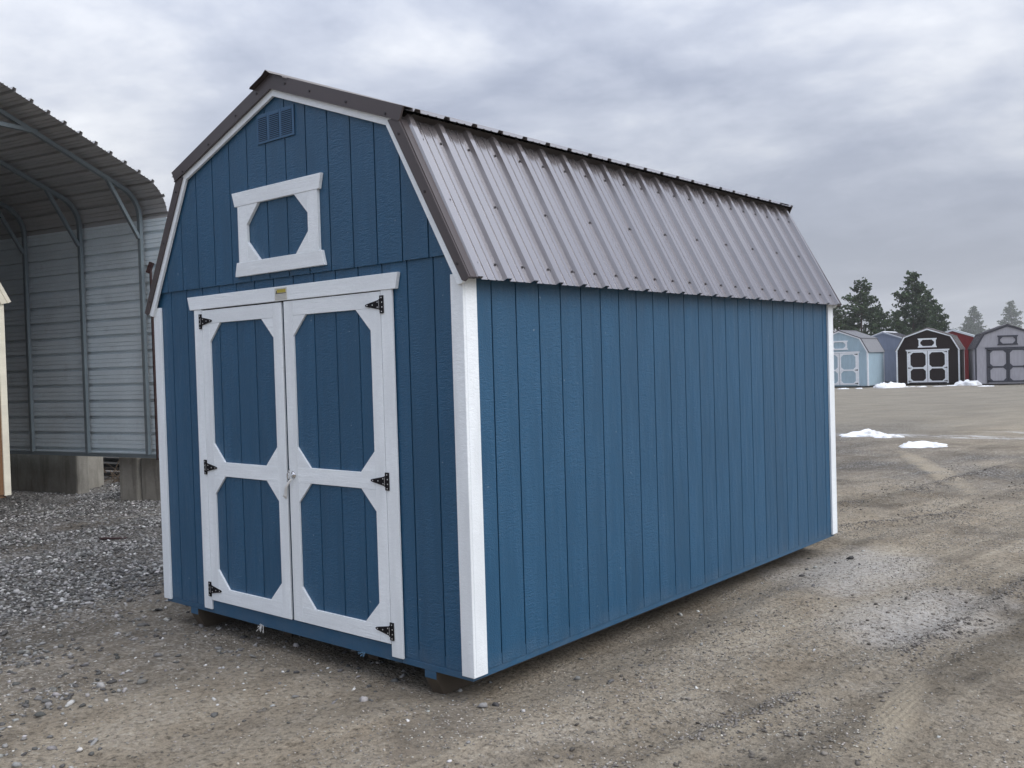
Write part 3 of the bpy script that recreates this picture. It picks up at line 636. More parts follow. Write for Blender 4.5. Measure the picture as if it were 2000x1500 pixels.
# ------------------------------------------------------------------ generic stored shed for the background row
def trim_mat(n, col): painted_wood(n, col, 'h', 0.25, 0.55, 0.03)
painted_wood('siding_ice', (0.33, 0.44, 0.51), 'v', 0.3, 0.55, 0.05)
painted_wood('siding_lavender', (0.20, 0.235, 0.32), 'v', 0.3, 0.55, 0.05)
painted_wood('siding_umber', (0.020, 0.012, 0.012), 'v', 0.3, 0.7, 0.1, 0.1)
painted_wood('siding_red', (0.19, 0.013, 0.017), 'v', 0.3, 0.7, 0.08, 0.15)
painted_wood('siding_grey', (0.36, 0.355, 0.39), 'v', 0.3, 0.55, 0.05)
painted_wood('siding_tan', (0.20, 0.105, 0.05), 'v', 0.3, 0.55, 0.08)
trim_mat('trim_white', (0.78, 0.80, 0.83)); trim_mat('trim_charcoal', (0.045, 0.047, 0.062)); trim_mat('trim_cream', (0.80, 0.745, 0.60)); trim_mat('trim_lavender', (0.30, 0.34, 0.43))
plain('roof_steel', (0.26, 0.26, 0.27), 0.4); plain('roof_dark', (0.06, 0.055, 0.065), 0.45); plain('roof_pale', (0.62, 0.66, 0.68), 0.45)
plain('roof_umber', (0.16, 0.145, 0.14), 0.45)
def stored_shed(pos, rz, wd, ln, sid, trm, roof, flash, eave=2.06, brk=2.96, ins=0.47, peak=3.44, door_w=2.40, doors=True, lift=0.135, label='', group=None, htrim=0.09):
    z = float(gz(pos[0], pos[1])); o = empty('barn_shed', (pos[0], pos[1], min(z, float(gz(pos[0], pos[1] + 2))) - 0.01 + lift), rz)
    tag(o, label, 'shed', group); h = wd / 2
    ol = [(-h, 0), (h, 0), (h, eave + 0.03), (h - ins, brk), (0, peak), (-h + ins, brk), (-h, eave + 0.03)]
    pr_o('gable_wall', sid, o, [p for p in ol], 0.0, 0.04); pr_o('gable_wall', sid, o, ol, ln - 0.04, ln)
    for s in (-1, 1):
        box_o('side_wall', sid, o, (min(s * h, s * (h - 0.04)), max(s * h, s * (h - 0.04)), 0.041, ln - 0.041, 0, eave + 0.02))
    box_o('floor_frame', sid, o, (-h + 0.03, h - 0.03, 0.02, ln - 0.02, -0.04, 0.02))
    for x_ in (-h + 0.35, -h / 3, h / 3, h - 0.35): box_o('skid', 'skid_wood', o, (x_ - 0.045, x_ + 0.045, 0.05, ln - 0.05, -lift - 0.02, -0.041))
    # seam board under the upper gable
    for s in (-1, 1):
        a, b = sorted((s * (h + 0.019), s * (h - 0.07)))
        box_o('corner_board', trm, o, (a, b, -0.019, -0.001, -0.01, eave + 0.02))
        a, b = sorted((s * (h + 0.019), s * (h + 0.001)))
        box_o('corner_board', trm, o, (a, b, 0.0, 0.09, -0.01, eave)); box_o('corner_board', trm, o, (a, b, ln - 0.09, ln + 0.01, -0.01, eave))
        mm = (lambda p: p) if s > 0 else (lambda p: (-p[0], p[1]))
        for ya, yb in ((-0.045, -0.0195), (ln + 0.0005, ln + 0.03)):
            pr_o('rake_board', trm, o, [mm(p) for p in [(h - ins - 0.04, brk - 0.04), (h - ins + 0.035, brk + 0.01), (0, peak + 0.03), (0, peak - 0.06)]], ya, yb)
            pr_o('rake_board', trm, o, [mm(p) for p in [(h - 0.03, eave - 0.02), (h + 0.06, eave + 0.0), (h - ins + 0.036, brk + 0.011), (h - ins - 0.041, brk - 0.041)]], ya + 0.001, yb)
            pr_o('gable_flashing', flash, o, [mm(p) for p in [(h - ins + 0.03, brk + 0.0), (h - ins + 0.10, brk + 0.025), (0, peak + 0.085), (0, peak + 0.03)]], ya - 0.008, yb)
            pr_o('gable_flashing', flash, o, [mm(p) for p in [(h + 0.055, eave - 0.005), (h + 0.10, eave + 0.015), (h - ins + 0.075, brk + 0.015), (h - ins + 0.03, brk)]], ya - 0.007, yb)
        rb = [0.2286 * k + 0.12 for k in range(int(ln / 0.2286) + 1)]
        ribbed(mm((h + 0.085, eave + 0.01)), mm((h - ins + 0.05, brk + 0.0)), -0.03, ln + 0.03, rb, s < 0, 'roof_panel', roof, 0.02, o, False)
        ribbed(mm((h - ins + 0.10, brk + 0.02)), mm((0, peak + 0.07)), -0.03, ln + 0.03, rb, s < 0, 'roof_panel', roof, 0.02, o, False)
    pr_o('roof_deck', 'skid_wood', o, [(h + 0.03, eave + 0.03), (h - ins + 0.03, brk + 0.0), (0, peak + 0.045), (-h + ins - 0.03, brk), (-h - 0.03, eave + 0.03), (-h + 0.05, eave), (-h + ins + 0.05, brk - 0.1), (0, peak - 0.1), (h - ins - 0.05, brk - 0.1), (h - 0.05, eave)], 0.05, ln - 0.05)
    pr_o('ridge_cap', flash, o, [(-0.15, peak + 0.035), (0, peak + 0.10), (0.15, peak + 0.035), (0, peak + 0.088)], -0.06, ln + 0.06)
    box_o('seam_strip', sid, o, (-h + 0.075, h - 0.075, -0.012, -0.0005, 2.19, 2.21))
    if doors:
        dw = door_w / 2
        for s in (-1, 1):
            a, b = sorted((s * dw, s * (dw - 0.10))); box_o('door_jamb', trm, o, (a, b, -0.03, -0.001, 0, 2.06))
            a, b = sorted((s * 0.012, s * (dw - 0.105)))
            d = box_o('door', sid, o, (a, b, -0.014, -0.001, 0.06, 2.05)); st = 0.095
            box_o('stile', trm, d, (a, a + st, -0.03, -0.0145, 0.06, 2.05)); box_o('stile', trm, d, (b - st, b, -0.03, -0.0145, 0.06, 2.05))
            for r0, r1 in ((1.955, 2.05), (0.93, 1.025), (0.06, 0.155)): box_o('rail', trm, d, (a + st + 0.001, b - st - 0.001, -0.0295, -0.0145, r0, r1))
            for lo, hi in ((1.026, 1.954), (0.156, 0.929)):
                for px_, sx in ((a + st + 0.001, 1), (b - st - 0.001, -1)):
                    for pz, sz in ((lo, 1), (hi, -1)): pr_o('gusset', trm, d, tri((px_, pz), sx, sz, 0.15), -0.029, -0.0145)
            for zc in (0.14, 0.98, 1.97):
                xj = s * (dw - 0.10); m = MB(); m.prism([(xj - s * 0.16, zc - 0.01), (xj - s * 0.16, zc + 0.01), (xj, zc + 0.032), (xj + s * 0.035, zc + 0.055), (xj + s * 0.035, zc - 0.055), (xj, zc - 0.032)], -0.038, -0.0302); m.build('hinge', 'hinge_black', d)
        box_o('door_gap', 'dark_inside', o, (-0.0115, 0.0115, -0.006, -0.0008, 0.06, 2.05))
        pr_o('door_header', trm, o, [(-dw - 0.05, 2.061), (dw + 0.05, 2.061), (dw + 0.08, 2.15), (-dw - 0.08, 2.15)], -0.036, -0.013)
        wt = empty('window_trim', (0, 0, 0), 0, o); x0 = 0.50
        pr_o('window_head', trm, wt, [(-x0 - 0.03, 2.76), (x0 + 0.03, 2.76), (x0 + 0.06, 2.85), (-x0 - 0.06, 2.85)], -0.034, -0.001)
        pr_o('window_sill', trm, wt, [(-x0 - 0.06, 2.27), (x0 + 0.06, 2.27), (x0 + 0.03, 2.36), (-x0 - 0.03, 2.36)], -0.034, -0.001)
        for s in (-1, 1):
            a, b = sorted((s * x0, s * (x0 - 0.10))); box_o('window_jamb', trm, wt, (a, b, -0.03, -0.001, 2.361, 2.759))
            for pz, sz in ((2.361, 1), (2.759, -1)): pr_o('gusset', trm, wt, tri((s * (x0 - 0.101), pz), -s, sz, 0.14), -0.029, -0.001)
    return o
def face(pos, deg):
    c = Vector((CAM.x - pos[0], CAM.y - pos[1])).normalized(); return math.atan2(c.x, -c.y) + R_(deg)
GR = None
def pos_at(u, D):
    a = (u - 1000) / 1848.646
    return (CAM.x + D * (RT[2][0] + a * RT[0][0]), CAM.y + D * (RT[2][1] + a * RT[0][1]))
def sh(u, D, deg, *a, **k):
    p = pos_at(u, D); return stored_shed(p, face(p, deg), *a, **k)
sh(1640.5, 60, -17, 3.50, 3.66, 'siding_ice', 'trim_white', 'roof_steel', 'roof_dark', label='pale ice blue barn shed with white trimmed doors and grey ribbed roof')
sh(1812.5, 60, -5, 3.66, 4.9, 'siding_umber', 'trim_white', 'roof_umber', 'roof_umber', label='dark brown barn shed with white double doors and white trim', group=GR)
sh(1969.5, 56.5, 6, 3.50, 4.9, 'siding_grey', 'trim_charcoal', 'roof_dark', 'roof_dark', door_w=2.3, label='light grey barn shed with charcoal trim and charcoal framed doors')
sh(1726, 67, -14, 3.66, 3.66, 'siding_lavender', 'trim_lavender', 'roof_dark', 'trim_white', doors=False, label='lavender grey barn shed without doors tucked behind the dark brown shed')
sh(1862, 66, -4, 3.66, 4.9, 'siding_red', 'trim_white', 'roof_pale', 'roof_pale', doors=False, label='dark red barn shed with pale roof between the brown and the light grey sheds')

# ------------------------------------------------------------------ carport on blocks
CA = Vector((-8.737, 3.021)); CD = Vector((-0.97724152, -0.21212971)); CM = Vector((0.21212971, -0.97724152))
cp = empty('metal_carport', (CA.x, CA.y, 0), math.atan2(CD.y, CD.x))
tag(cp, 'open galvanised steel carport with rounded eaves standing on concrete blocks', 'carport')
# local frame: x along the length (away to the left), local y = -CM? check handedness
ly = Vector((-CD.y, CD.x))            # local +y in world
SY = 1.0 if ly.dot(CM) > 0 else -1.0  # m = SY * local y
LEN = 9.2
def path(off):
    """cross-section (m,z) of the shell, off = inset from the outer skin"""
    pts = [(-0.05 + off, 0.66), (-0.05 + off, 3.80)]
    c = (0.45, 3.86); r = 0.50 - off
    for k in range(1, 8):
        a = math.pi - k / 8 * (math.pi / 2 - math.atan(0.38)); pts.append((c[0] + r * math.cos(a), c[1] + r * math.sin(a)))
    a = math.pi / 2 + math.atan(0.38); e = (c[0] + r * math.cos(a), c[1] + r * math.sin(a)); pts.append(e)
    pts.append((3.05, e[1] + (3.05 - e[0]) * 0.38))
    return pts + [(6.10 - p[0], p[1]) for p in pts[-2::-1]]
def resample(pts, s):
    P_ = [Vector(p) for p in pts]; out = []; acc = 0
    seg = [(P_[i + 1] - P_[i]).length for i in range(len(P_) - 1)]; tot = sum(seg)
    def at(t_):
        for i, l in enumerate(seg):
            if t_ <= l or i == len(seg) - 1: return P_[i] + (P_[i + 1] - P_[i]) * (t_ / l), (P_[i + 1] - P_[i]).normalized()
            t_ -= l
    return at, tot
at_, tot = resample(path(0.0), 0)
def shell(name, t0, t1, x0, x1, mat):
    prof = [t0]; hs = [0.0]
    k = math.ceil((t0 - 0.10) / 0.2286)
    while True:
        t_ = 0.05 + k * 0.2286; k += 1
        if t_ + 0.04 > t1: break
        if t_ - 0.04 < t0: continue
        for o_, h_ in ((-0.026, 0.0), (-0.020, 0.042), (0.020, 0.042), (0.026, 0.0), (0.075, 0.0), (0.078, 0.010), (0.086, 0.010), (0.089, 0.0), (0.129, 0.0), (0.132, 0.010), (0.140, 0.010), (0.143, 0.0)):
            if t_ + o_ < t1 - 0.002: prof.append(t_ + o_); hs.append(h_)
    prof.append(t1); hs.append(0.0); vs_ = []
    for t_, h_ in zip(prof, hs):
        p, d = at_(t_); n = Vector((-d.y, d.x)); p = p + n * h_
        for x_ in (x0, x1): vs_.append((x_, SY * p.x, p.y))
    m = MB(); m.add(vs_, [(2 * i, 2 * i + 1, 2 * i + 3, 2 * i + 2) for i in range(len(prof) - 1)])
    return m.build(name, mat, cp, 0, False, 0.0012)
shell('side_panel', 0.0, 3.2, -0.40, LEN, 'galv_wall')
shell('roof_panel', 3.2, tot - 3.2, -0.42, LEN, 'galv_roof')
shell('side_panel', tot - 3.2, tot, -0.40, LEN, 'galv_wall')
ins = path(0.085)
m = MB()
m.prism([(SY * p[0], p[1]) for p in path(0.0)], LEN - 0.02, LEN, 'x'); m.build('end_panel', 'galv_wall', cp)
for k in range(8):
    x_ = 0.02 + k * 1.225
    m = MB(); m.sweep([(x_, SY * p[0], p[1]) for p in ins], 0.052, (1, 0, 0))
    b = m.build('bow', 'galv_tube', cp)
    for s in (0, 1):
        f_ = (lambda a: a) if s == 0 else (lambda a: 6.10 - a)
        m = MB(); m.bar((x_ + 0.036 * 0, SY * f_(0.06), 3.60), (x_, SY * f_(0.56), 4.36), 0.045, 0.045); m.build('brace', 'galv_tube', b)
    m = MB(); m.bar((x_, SY * 1.52, 4.74), (x_, SY * 4.58, 4.74), 0.05, 0.05); m.build('collar_tie', 'galv_tube', b)
for f_ in (0.02, 6.08):
    m = MB(); m.box(-0.30, LEN - 0.03, SY * f_ - 0.03, SY * f_ + 0.03, 0.620, 0.672); m.build('base_rail', 'galv_tube', cp)
# red post leaning at the first leg
m = MB(); q0 = CA + CD * -0.17 + CM * 0.05
m.bar((q0.x, q0.y, 0.60), (q0.x, q0.y, 3.20), 0.026, 0.026); m.bar((q0.x - 0.03, q0.y - 0.02, 3.12), (q0.x + 0.02, q0.y + 0.01, 3.26), 0.05, 0.05)
tag(m.build('steel_post', 'red_primer'), 'thin dark red steel post standing on the block at the open end of the carport', 'post')
def cblock(a, mm, wx, wy, h, yaw, label, z0=None):
    p = CA + CD * a + CM * mm; z = float(gz(p.x, p.y)) - 0.02
    m = MB(); n = 5
    m.prism([(-wx / 2 + 0.02, -wy / 2), (wx / 2 - 0.02, -wy / 2), (wx / 2, -wy / 2 + 0.02), (wx / 2, wy / 2 - 0.02), (wx / 2 - 0.02, wy / 2), (-wx / 2 + 0.02, wy / 2), (-wx / 2, wy / 2 - 0.02), (-wx / 2, -wy / 2 + 0.02)], 0, h + 0.02, 'z')
    o = m.build('concrete_block', 'concrete', None, 0.012); o.location = (p.x, p.y, z); o.rotation_euler = (0, 0, math.atan2(CD.y, CD.x) + R_(yaw))
    tag(o, label, 'block', 'concrete blocks under the carport')
cblock(3.23, -0.72, 1.74, 0.78, 0.60, 0, 'long shaded concrete block under the carport rail beside the cream trimmed shed')
cblock(2.135, -0.40, 0.41, 0.22, 0.60, 0, 'narrow pale concrete block standing against the end of the long shaded block')
cblock(0.56, -0.33, 0.36, 0.56, 0.60, 3, 'stained concrete block under the carport beside the brush pile')
cblock(0.14, -0.36, 0.42, 0.52, 0.60, -2, 'concrete block under the carport end next to the blue shed')
cblock(6.0, -0.30, 1.78, 0.60, 0.60, 0, 'long concrete block under the far end of the carport rail')
cblock(8.4, -0.30, 1.0, 0.60, 0.60, 0, 'long concrete block under the far end of the carport rail')
for a in (0.5, 3.3, 6.2, 8.6): cblock(a, 6.10 + 0.1, 1.2, 0.6, 0.60, 0, 'concrete block under the open side of the carport')

# lumber and brush behind the gap
def pl(a, mm): return CA + CD * a + CM * mm
for k, (zz, hh, mt) in enumerate(((0.06, 0.035, 'lumber_grey'), (0.19, 0.05, 'lumber_dark'), (0.31, 0.03, 'lumber_grey'), (0.43, 0.04, 'lumber_dark'), (0.53, 0.035, 'lumber_grey'))):
    c = pl(3.4 + 0.05 * k, -2.2); m = MB(); m.box(-1.3, 1.3, -0.35, 0.35, 0, hh)
    o = m.build('plank_board', mt, None, 0.004); o.location = (c.x, c.y, zz - 0.06 + float(gz(c.x, c.y)) + (0 if k else -0.01)); o.rotation_euler = (R_(1.5 * (k % 2)), 0, math.atan2(CD.y, CD.x) + R_(2 * (k % 3) - 2))
    tag(o, ('lowest grey sheet', 'dark sheet above the lowest', 'middle grey sheet', 'upper dark sheet', 'topmost grey sheet')[k] + ' in the lumber stack behind the carport', 'lumber', 'lumber stack behind the carport')
for k in range(4):
    for s in (-1, 1):
        c = pl(3.4 + 0.9 * s, -2.2); m = MB(); m.box(-0.05, 0.05, -0.34, 0.34, 0, 0.10); o = m.build('spacer_block', 'lumber_dark'); o.location = (c.x, c.y, 0.028 + 0.12 * k); o.rotation_euler = (0, 0, math.atan2(CD.y, CD.x))
        tag(o, 'dark spacer block between the stacked sheets behind the carport', 'spacer', 'spacers in the lumber stack')
c = pl(2.35, -1.45); m = MB()
for k in range(90):
    p = Vector((c.x + random.gauss(0, 0.28), c.y + random.gauss(0, 0.12), random.uniform(0.0, 0.18)))
    d = Vector((random.gauss(0, 1), random.gauss(0, 0.6), random.uniform(-0.1, 0.7))).normalized() * random.uniform(0.15, 0.5)
    m.bar(p, p + d, random.uniform(0.004, 0.012))
tag(m.build('brush_pile', 'twig'), 'heap of dry brown twigs between the concrete blocks', 'brush', None, 'stuff')

# cream trimmed shed under the carport
pc = Vector((CAM.x, CAM.y)) + Vector((-1.0567, 0.4144)) * 12.05
mid = pc + CM * 1.52
cs = stored_shed((mid.x, mid.y), math.atan2(CD.y, CD.x) - math.pi / 2, 3.05, 3.66, 'siding_tan', 'trim_cream', 'roof_umber', 'trim_cream', eave=2.44, brk=3.3, peak=3.72, doors=False, lift=0.30,
                 label='tan shed with cream corner trim raised inside the steel carport')

# ------------------------------------------------------------------ snow
def snow_mound(pos, rx, ry, h, rot, label, group, seed):
    bm = bmesh.new(); bmesh.ops.create_icosphere(bm, subdivisions=4, radius=1.0); r = np.random.default_rng(seed); ph = r.uniform(0, 100, 2)
    for v in bm.verts:
        x, y, z = v.co; a = float(vnoise(np.array([x * 1.6 + ph[0]]), np.array([y * 1.6 + ph[1]]))[0]); b = float(vnoise(np.array([x * 5 + ph[1]]), np.array([y * 5 + ph[0]]))[0])
        k = 0.62 + 0.62 * a + 0.18 * (b - 0.5)
        v.co = (x * rx * k, y * ry * k, max(z, -0.1) * h * (0.55 + 0.75 * b * a * 2))
    me_ = bpy.data.meshes.new('snow_pile'); bm.to_mesh(me_); bm.free(); me_.materials.append(MATS['snow'])
    me_.polygons.foreach_set('use_smooth', [True] * len(me_.polygons))
    o = bpy.data.objects.new('snow_pile', me_); COL.objects.link(o); o.location = (pos[0], pos[1], float(gz(pos[0], pos[1])) - 0.005); o.rotation_euler = (0, 0, rot)
    tag(o, label, 'snow', group)
yawr = math.atan2(RT[0][1], RT[0][0])
snow_mound((-4.05, 16.6), 0.50, 0.40, 0.10, yawr, 'long low snow patch with a lump at its end on the gravel', None, 3)
snow_mound((-3.42, 16.35), 0.30, 0.22, 0.07, yawr, 'small snow lump at the end of the long low snow patch', None, 5)
snow_mound((-2.12, 14.75), 0.52, 0.34, 0.085, yawr, 'smooth rounded snow patch alone on the dirt yard', None, 8)
def sm(u, D, rx, ry, h, label, s, g=None): snow_mound(pos_at(u, D), rx, ry, h, yawr + 0.3, label, g, s)
sm(1732, 57.5, 1.05, 0.9, 0.27, 'snow heap between the ice blue shed and the dark brown shed', 21)
sm(1893, 57.5, 0.85, 0.8, 0.26, 'snow heap between the dark brown shed and the light grey shed', 22)
for u, D, rx, s in ((1648, 57.6, 0.5, 31), (1677, 57.4, 0.25, 32), (1772, 57.6, 0.62, 33), (1802, 57.2, 0.45, 34), (1836, 57.4, 0.55, 35), (1860, 57.2, 0.35, 36), (1925, 55.2, 0.7, 37)):
    sm(u, D, rx * 0.8, 0.35, 0.05, 'thin snow strip on the ground before the far row of sheds', s, 'thin snow strips before the far sheds')

# ------------------------------------------------------------------ loose stones and clods
def stones(name, pts, rad, cols_, flat=0.6):
    n = len(pts)
    base = np.array([(1, 0, 0), (-1, 0, 0), (0, 1, 0), (0, -1, 0), (0, 0, 1), (0, 0, -1), (.6, .6, .45), (-.6, .55, .5), (.55, -.6, .5), (-.6, -.6, .4)], float)
    base = np.array([(math.cos(a), math.sin(a), 0.0) for a in np.arange(6) * math.pi / 3] + [(0.55 * math.cos(a), 0.55 * math.sin(a), 0.72) for a in (0.5, 2.6, 4.7)] + [(0, 0, -0.8)])
    tr = [(0, 1, 6), (1, 2, 6), (2, 7, 6), (2, 3, 7), (3, 4, 7), (4, 8, 7), (4, 5, 8), (5, 0, 8), (0, 6, 8), (6, 7, 8)] + [(i, 9, (i + 1) % 6) for i in range(6)]
    nb = len(base); V = np.repeat(base[None], n, 0) * rng.uniform(0.7, 1.3, (n, nb, 1))
    V *= np.stack([rng.uniform(0.8, 1.5, n), rng.uniform(0.7, 1.1, n), rng.uniform(0.45, 0.95, n) * flat / 0.6], 1)[:, None]
    a = rng.uniform(0, 2 * math.pi, n); c, s = np.cos(a)[:, None], np.sin(a)[:, None]
    tl = rng.normal(0, 0.25, n)[:, None]
    x, y, z = V[..., 0], V[..., 1], V[..., 2]; z = z + x * tl
    V = np.stack([x * c - y * s, x * s + y * c, z], -1) * rad[:, None, None]
    zz = gz(pts[:, 0], pts[:, 1]) + rad * 0.18
    V += np.stack([pts[:, 0], pts[:, 1], zz], 1)[:, None]
    F = (np.array(tr)[None] + (np.arange(n) * nb)[:, None, None]).reshape(-1, 3)
    me_ = bpy.data.meshes.new(name); me_.vertices.add(n * nb); me_.vertices.foreach_set('co', V.ravel())
    me_.loops.add(F.size); me_.loops.foreach_set('vertex_index', F.ravel().astype(np.int32)); me_.polygons.add(len(F))
    me_.polygons.foreach_set('loop_start', np.arange(len(F)) * 3); me_.polygons.foreach_set('loop_total', np.full(len(F), 3))
    me_.update()
    at2 = me_.color_attributes.new('stone_col', 'FLOAT_COLOR', 'POINT')
    cc = np.concatenate([cols_, np.ones((n, 1))], 1); at2.data.foreach_set('color', np.repeat(cc, nb, 0).ravel())
    me_.materials.append(MATS['stones']); o = bpy.data.objects.new(name, me_); COL.objects.link(o); o['kind'] = 'stuff'
    return o
def outside(p):
    x, y = p[:, 0], p[:, 1]
    return ~((x > -2.95) & (x < -0.1) & (y > 0.4) & (y < 4.8))
def greys(n, lo=0.05, hi=0.26, white=0.05, tint=(1.03, 1.0, 0.96)):
    g = lo + (hi - lo) * rng.random(n) ** 1.6; wmask = rng.random(n) < white; g[wmask] = rng.uniform(0.35, 0.62, wmask.sum())
    return g[:, None] * np.array(tint) * rng.uniform(0.975, 1.025, (n, 3))
# crushed gravel apron
n0 = 120000; p = np.stack([rng.uniform(-11.5, 0.5, n0), rng.uniform(-4.2, 4.6, n0)], 1)
lx = p[:, 0] + (vnoise(p[:, 0] * 0.5 + 9, p[:, 1] * 0.5) - 0.5) * 2.4 + (vnoise(p[:, 0] * 2, p[:, 1] * 2 + 8) - 0.5) * 1.6
dens = np.clip((-1.4 - lx) / 3.0, 0.015, 1.0) * (0.30 + 0.9 * (vnoise(p[:, 0] * 1.7 + 50, p[:, 1] * 1.7) > 0.42))
k = (rng.random(n0) < dens * 0.72) & outside(p); p = p[k]
st_r = rng.uniform(0.007, 0.019, len(p)) * np.clip(rng.lognormal(0, 0.25, len(p)), 0.6, 1.7)
tag(stones('gravel', p, st_r, greys(len(p), 0.07, 0.36, 0.05)), 'crushed grey gravel spread beside the blue shed', 'gravel', None, 'stuff')
# grit over the dirt
n1 = 110000; p = np.stack([rng.uniform(-4.0, 4.6, n1), rng.uniform(-3.4, 9.5, n1)], 1)
k = outside(p) & (rng.random(n1) < 0.25 + 0.75 * (vnoise(p[:, 0] * 1.4 + 3, p[:, 1] * 1.4 + 70) > 0.5)); p = p[k]
tag(stones('grit', p, rng.uniform(0.0028, 0.0075, len(p)), greys(len(p), 0.13, 0.42, 0.02, (1.08, 1.0, 0.88))), 'small grit and pebbles scattered on the dirt', 'grit', None, 'stuff')
# clods thrown up along the wheel tracks
cp_, cr_ = [], []
for tr, wd in zip(TRACKS, TW):
    for (ax, ay), (bx, by) in zip(tr[:-1], tr[1:]):
        ln_ = math.hypot(bx - ax, by - ay); nn_ = int(ln_ * 300); t_ = rng.random(nn_)
        x = ax + (bx - ax) * t_ + rng.normal(0, wd * 1.3, nn_); y = ay + (by - ay) * t_ + rng.normal(0, wd * 0.4, nn_)
        kk = vnoise(x * 1.1 + 80, y * 1.5 + 17) > 0.34; cp_.append(np.stack([x[kk], y[kk]], 1))
p = np.concatenate(cp_)
tag(stones('dirt_clods', p, rng.uniform(0.003, 0.011, len(p)), rng.uniform(0.09, 0.24, (len(p), 1)) * np.array((1.1, 1.0, 0.9))), 'dark clods thrown up along the wheel tracks', 'clods', None, 'stuff')
n2 = 9000; p = np.stack([rng.uniform(-1.0, 4.6, n2), rng.uniform(-3.0, 12.0, n2)], 1)
k = outside(p) & (vnoise(p[:, 0] * 2.6 + 21, p[:, 1] * 0.7 + 4) > 0.58); p = p[k]
tag(stones('soil_crumbs', p, rng.uniform(0.004, 0.016, len(p)) * rng.uniform(0.5, 1.2, len(p)), rng.uniform(0.07, 0.22, (len(p), 1)) * np.array((1.12, 1.0, 0.86))), 'brown soil crumbs churned up in the yard', 'soil', None, 'stuff')
# strewn pale pebbles along the edge of the gravel, each a thing one could pick up
p = np.concatenate([np.stack([rng.normal(-1.4, 0.25, 28), rng.normal(-0.75, 0.35, 28)], 1), np.stack([rng.uniform(-3.6, 0.6, 30), rng.uniform(-2.2, 0.2, 30)], 1), np.stack([rng.uniform(0.2, 2.8, 22), rng.uniform(-0.5, 6, 22)], 1)])
tag(stones('pale_pebbles', p, rng.uniform(0.005, 0.013, len(p)), greys(len(p), 0.40, 0.66, 0, (1.02, 1.0, 0.96))), 'pale white pebbles strewn over the dirt', 'pebbles', None, 'stuff')
# a few litter pieces seen in the gravel
m = MB(); m.box(-0.14, 0.14, -0.03, 0.03, 0, 0.012); o = m.build('board_scrap', 'red_primer'); o.location = (-6.55, 1.35, float(gz(-6.55, 1.35)) + 0.006); o.rotation_euler = (0.02, 0.03, 0.75)
tag(o, 'dark red scrap of board lying on the grey gravel', 'scrap')

# ------------------------------------------------------------------ pines
def pine(name_seed, height, spread, nwh, lean=0.0):
    r = random.Random(name_seed); vs_, fs, col_ = [], [], []
    def tuft(c, size, shade, dirv):
        for _ in range(3):
            a = Vector((r.gauss(0, 1), r.gauss(0, 1), r.gauss(0, 0.7))).normalized() * 0.7 + dirv * 0.6; a.normalize()
            b = a.orthogonal(); b.rotate(Matrix.Rotation(r.uniform(0, 6.28), 3, a)); l = size * r.uniform(0.7, 1.3); w_ = l * 0.32
            o_ = len(vs_); vs_.extend([c - b * w_ * 0.3, c + a * l * 0.55 - b * w_, c + a * l, c + a * l * 0.55 + b * w_]); fs.append((o_, o_ + 1, o_ + 2, o_ + 3)); col_.extend([shade] * 4)
    z = height * r.uniform(0.12, 0.2)
    wh = MB(); lim = MB()
    while z < height * 0.985:
        f_ = (z / height); prof = (1 - f_) ** 0.8 * (0.55 + 0.45 * min(1, (f_ - 0.05) / 0.25)) + 0.05
        for k in range(r.randint(4, 6)):
            if r.random() < 0.26: continue
            a = r.uniform(0, 6.283); ln_ = spread * prof * r.uniform(0.45, 1.25); rise = r.uniform(-0.12, 0.42)
            d = Vector((math.cos(a), math.sin(a), rise)).normalized(); base = Vector((lean * z, 0, z))
            lim.bar(base, base + d * ln_ * 0.9, 0.02 + 0.03 * (1 - f_))
            nt_ = max(3, int(ln_ / 0.17))
            for j in range(nt_):
                t_ = 0.22 + 0.80 * (j + r.random()) / nt_
                c = base + d * ln_ * t_ + Vector((r.gauss(0, 0.13), r.gauss(0, 0.13), r.gauss(0, 0.10) + 0.10 * t_))
                sh_ = min(1, max(0, 0.15 + 0.5 * r.random() + 0.25 * (r.random() < 0.3)))
                tuft(c, 0.33 * (0.7 + 0.5 * r.random()), sh_, d)
                if r.random() < 0.55: tuft(c + Vector((r.gauss(0, 0.2), r.gauss(0, 0.2), r.gauss(0, 0.12))), 0.30, sh_ * 0.8, d)
        z += height / nwh * r.uniform(0.7, 1.3)
    me_ = bpy.data.meshes.new('crown'); me_.from_pydata(vs_, [], fs); me_.materials.append(MATS['needles'])
    at2 = me_.attributes.new('leaf_col', 'FLOAT', 'POINT'); at2.data.foreach_set('value', col_)
    t = MB(); n = 8; rings = 9
    for i in range(rings):
        zz = height * i / (rings - 1); rr = 0.20 * (height / 13) * (1 - 0.93 * i / (rings - 1)) + 0.012
        t.v += [(lean * zz + rr * math.cos(2 * math.pi * k / n), rr * math.sin(2 * math.pi * k / n), zz - 0.15 * (i == 0)) for k in range(n)]
    for i in range(rings - 1):
        for k in range(n): t.f.append((i * n + k, i * n + (k + 1) % n, (i + 1) * n + (k + 1) % n, (i + 1) * n + k)); t.mi.append(0)
    o_ = len(t.v); t.v += lim.v; t.f += [tuple(i + o_ for i in q_) for q_ in lim.f]; t.mi += lim.mi
    mt = bpy.data.meshes.new('trunk'); mt.from_pydata(t.v, [], t.f); mt.materials.append(MATS['bark'])
    return me_, mt
PINES = [pine(1, 13, 4.6, 50), pine(2, 13, 5.6, 46, 0.01), pine(3, 13, 3.8, 50), pine(4, 13, 6.6, 38, -0.008)]
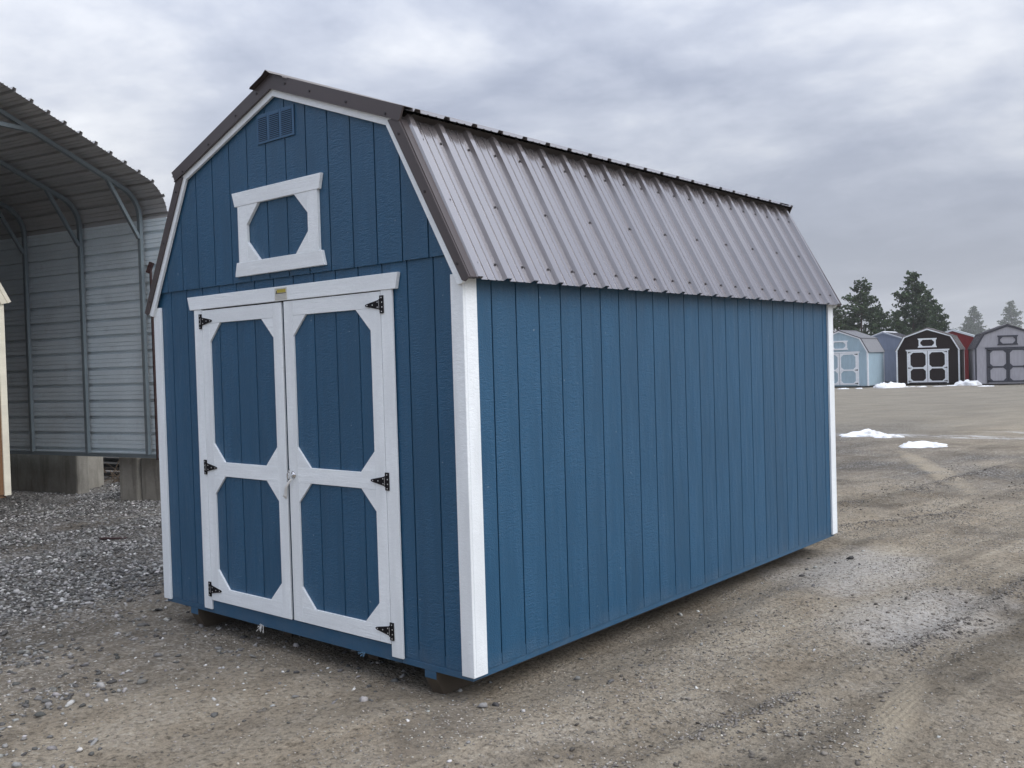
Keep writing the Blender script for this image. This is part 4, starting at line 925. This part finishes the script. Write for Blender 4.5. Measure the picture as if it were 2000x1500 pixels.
def place_pine(u, D, h, var, rot, label, group=None, sx=1.0):
    p = pos_at(u, D); o = empty('pine_tree', (p[0], p[1], float(gz(p[0], p[1])) - 0.02), rot); s = h / 13.0; o.scale = (s * sx, s * sx, s)
    for nm, me_ in zip(('crown', 'trunk'), PINES[var]):
        c = bpy.data.objects.new(nm, me_); COL.objects.link(c); c.parent = o
    tag(o, label, 'pine tree', group)
place_pine(1684, 100, 9.9, 1, 0.4, 'broad dark pine tree rising behind the ice blue shed')
place_pine(1786, 104, 11.0, 0, 1.3, 'tallest dark pine tree behind the dark brown shed')
place_pine(1815, 108, 9.2, 2, 2.2, 'slim pine tree growing tight against the tallest pine')
place_pine(1836, 98, 7.0, 1, 3.1, 'lower bushy pine tree behind the roof of the dark brown shed', None, 0.9)
place_pine(1640, 104, 7.6, 3, 0.9, 'low spreading pine tree behind the peak of the ice blue shed')
place_pine(1720, 110, 7.2, 3, 2.0, 'short pine tree filling the gap behind the lavender shed')
place_pine(1752, 100, 6.2, 1, 5.0, 'short dense pine tree at the foot of the tallest pine')
place_pine(1662, 118, 6.6, 1, 3.7, 'short dark pine tree under the flank of the broad pine')
place_pine(1905, 430, 22.0, 0, 0.2, 'hazy far pine tree above the dark red shed')
place_pine(1893, 400, 16.0, 1, 1.2, 'hazy far bushy pine tree, the lower of the two above the red shed')
place_pine(1977, 470, 26.0, 0, 4.2, 'hazy far pine tree above the light grey shed roof')
place_pine(1868, 430, 12.0, 3, 4.0, 'small faint pine tree far beyond the dark brown shed')
bgp = random.Random(5)
for k in range(9):
    u = 1560 - k * 95 + bgp.uniform(-30, 30); D = bgp.uniform(100, 150) * (1 + 0.0 * k)
    if u < -900: break
    a = pos_at(u, D)
    place_pine(u, D, bgp.uniform(6.5, 11), bgp.randrange(4), bgp.uniform(0, 6), 'dark pine tree in the line beyond the yard, behind the blue shed', 'pines beyond the yard')
for k in range(4):
    place_pine(2070 + 90 * k, bgp.uniform(120, 210), bgp.uniform(8, 12), bgp.randrange(4), bgp.uniform(0, 6), 'pine tree in the line beyond the light grey shed', 'pines beyond the light grey shed')

# ------------------------------------------------------------------ haze
m = MB(); m.box(-420, 320, -60, 540, -2.0, 30.0)
hz = m.build('haze', 'dark_inside'); hz['kind'] = 'stuff'
hm = bpy.data.materials.new('haze_air'); hm.use_nodes = True; ht = hm.node_tree; ht.nodes.clear()
pv = N(ht, 'ShaderNodeVolumePrincipled'); pv.inputs['Color'].default_value = (0.95, 0.975, 1.0, 1); pv.inputs['Density'].default_value = 0.00045
ho = N(ht, 'ShaderNodeOutputMaterial'); ht.links.new(pv.outputs[0], ho.inputs['Volume'])
hz.data.materials.clear(); hz.data.materials.append(hm)
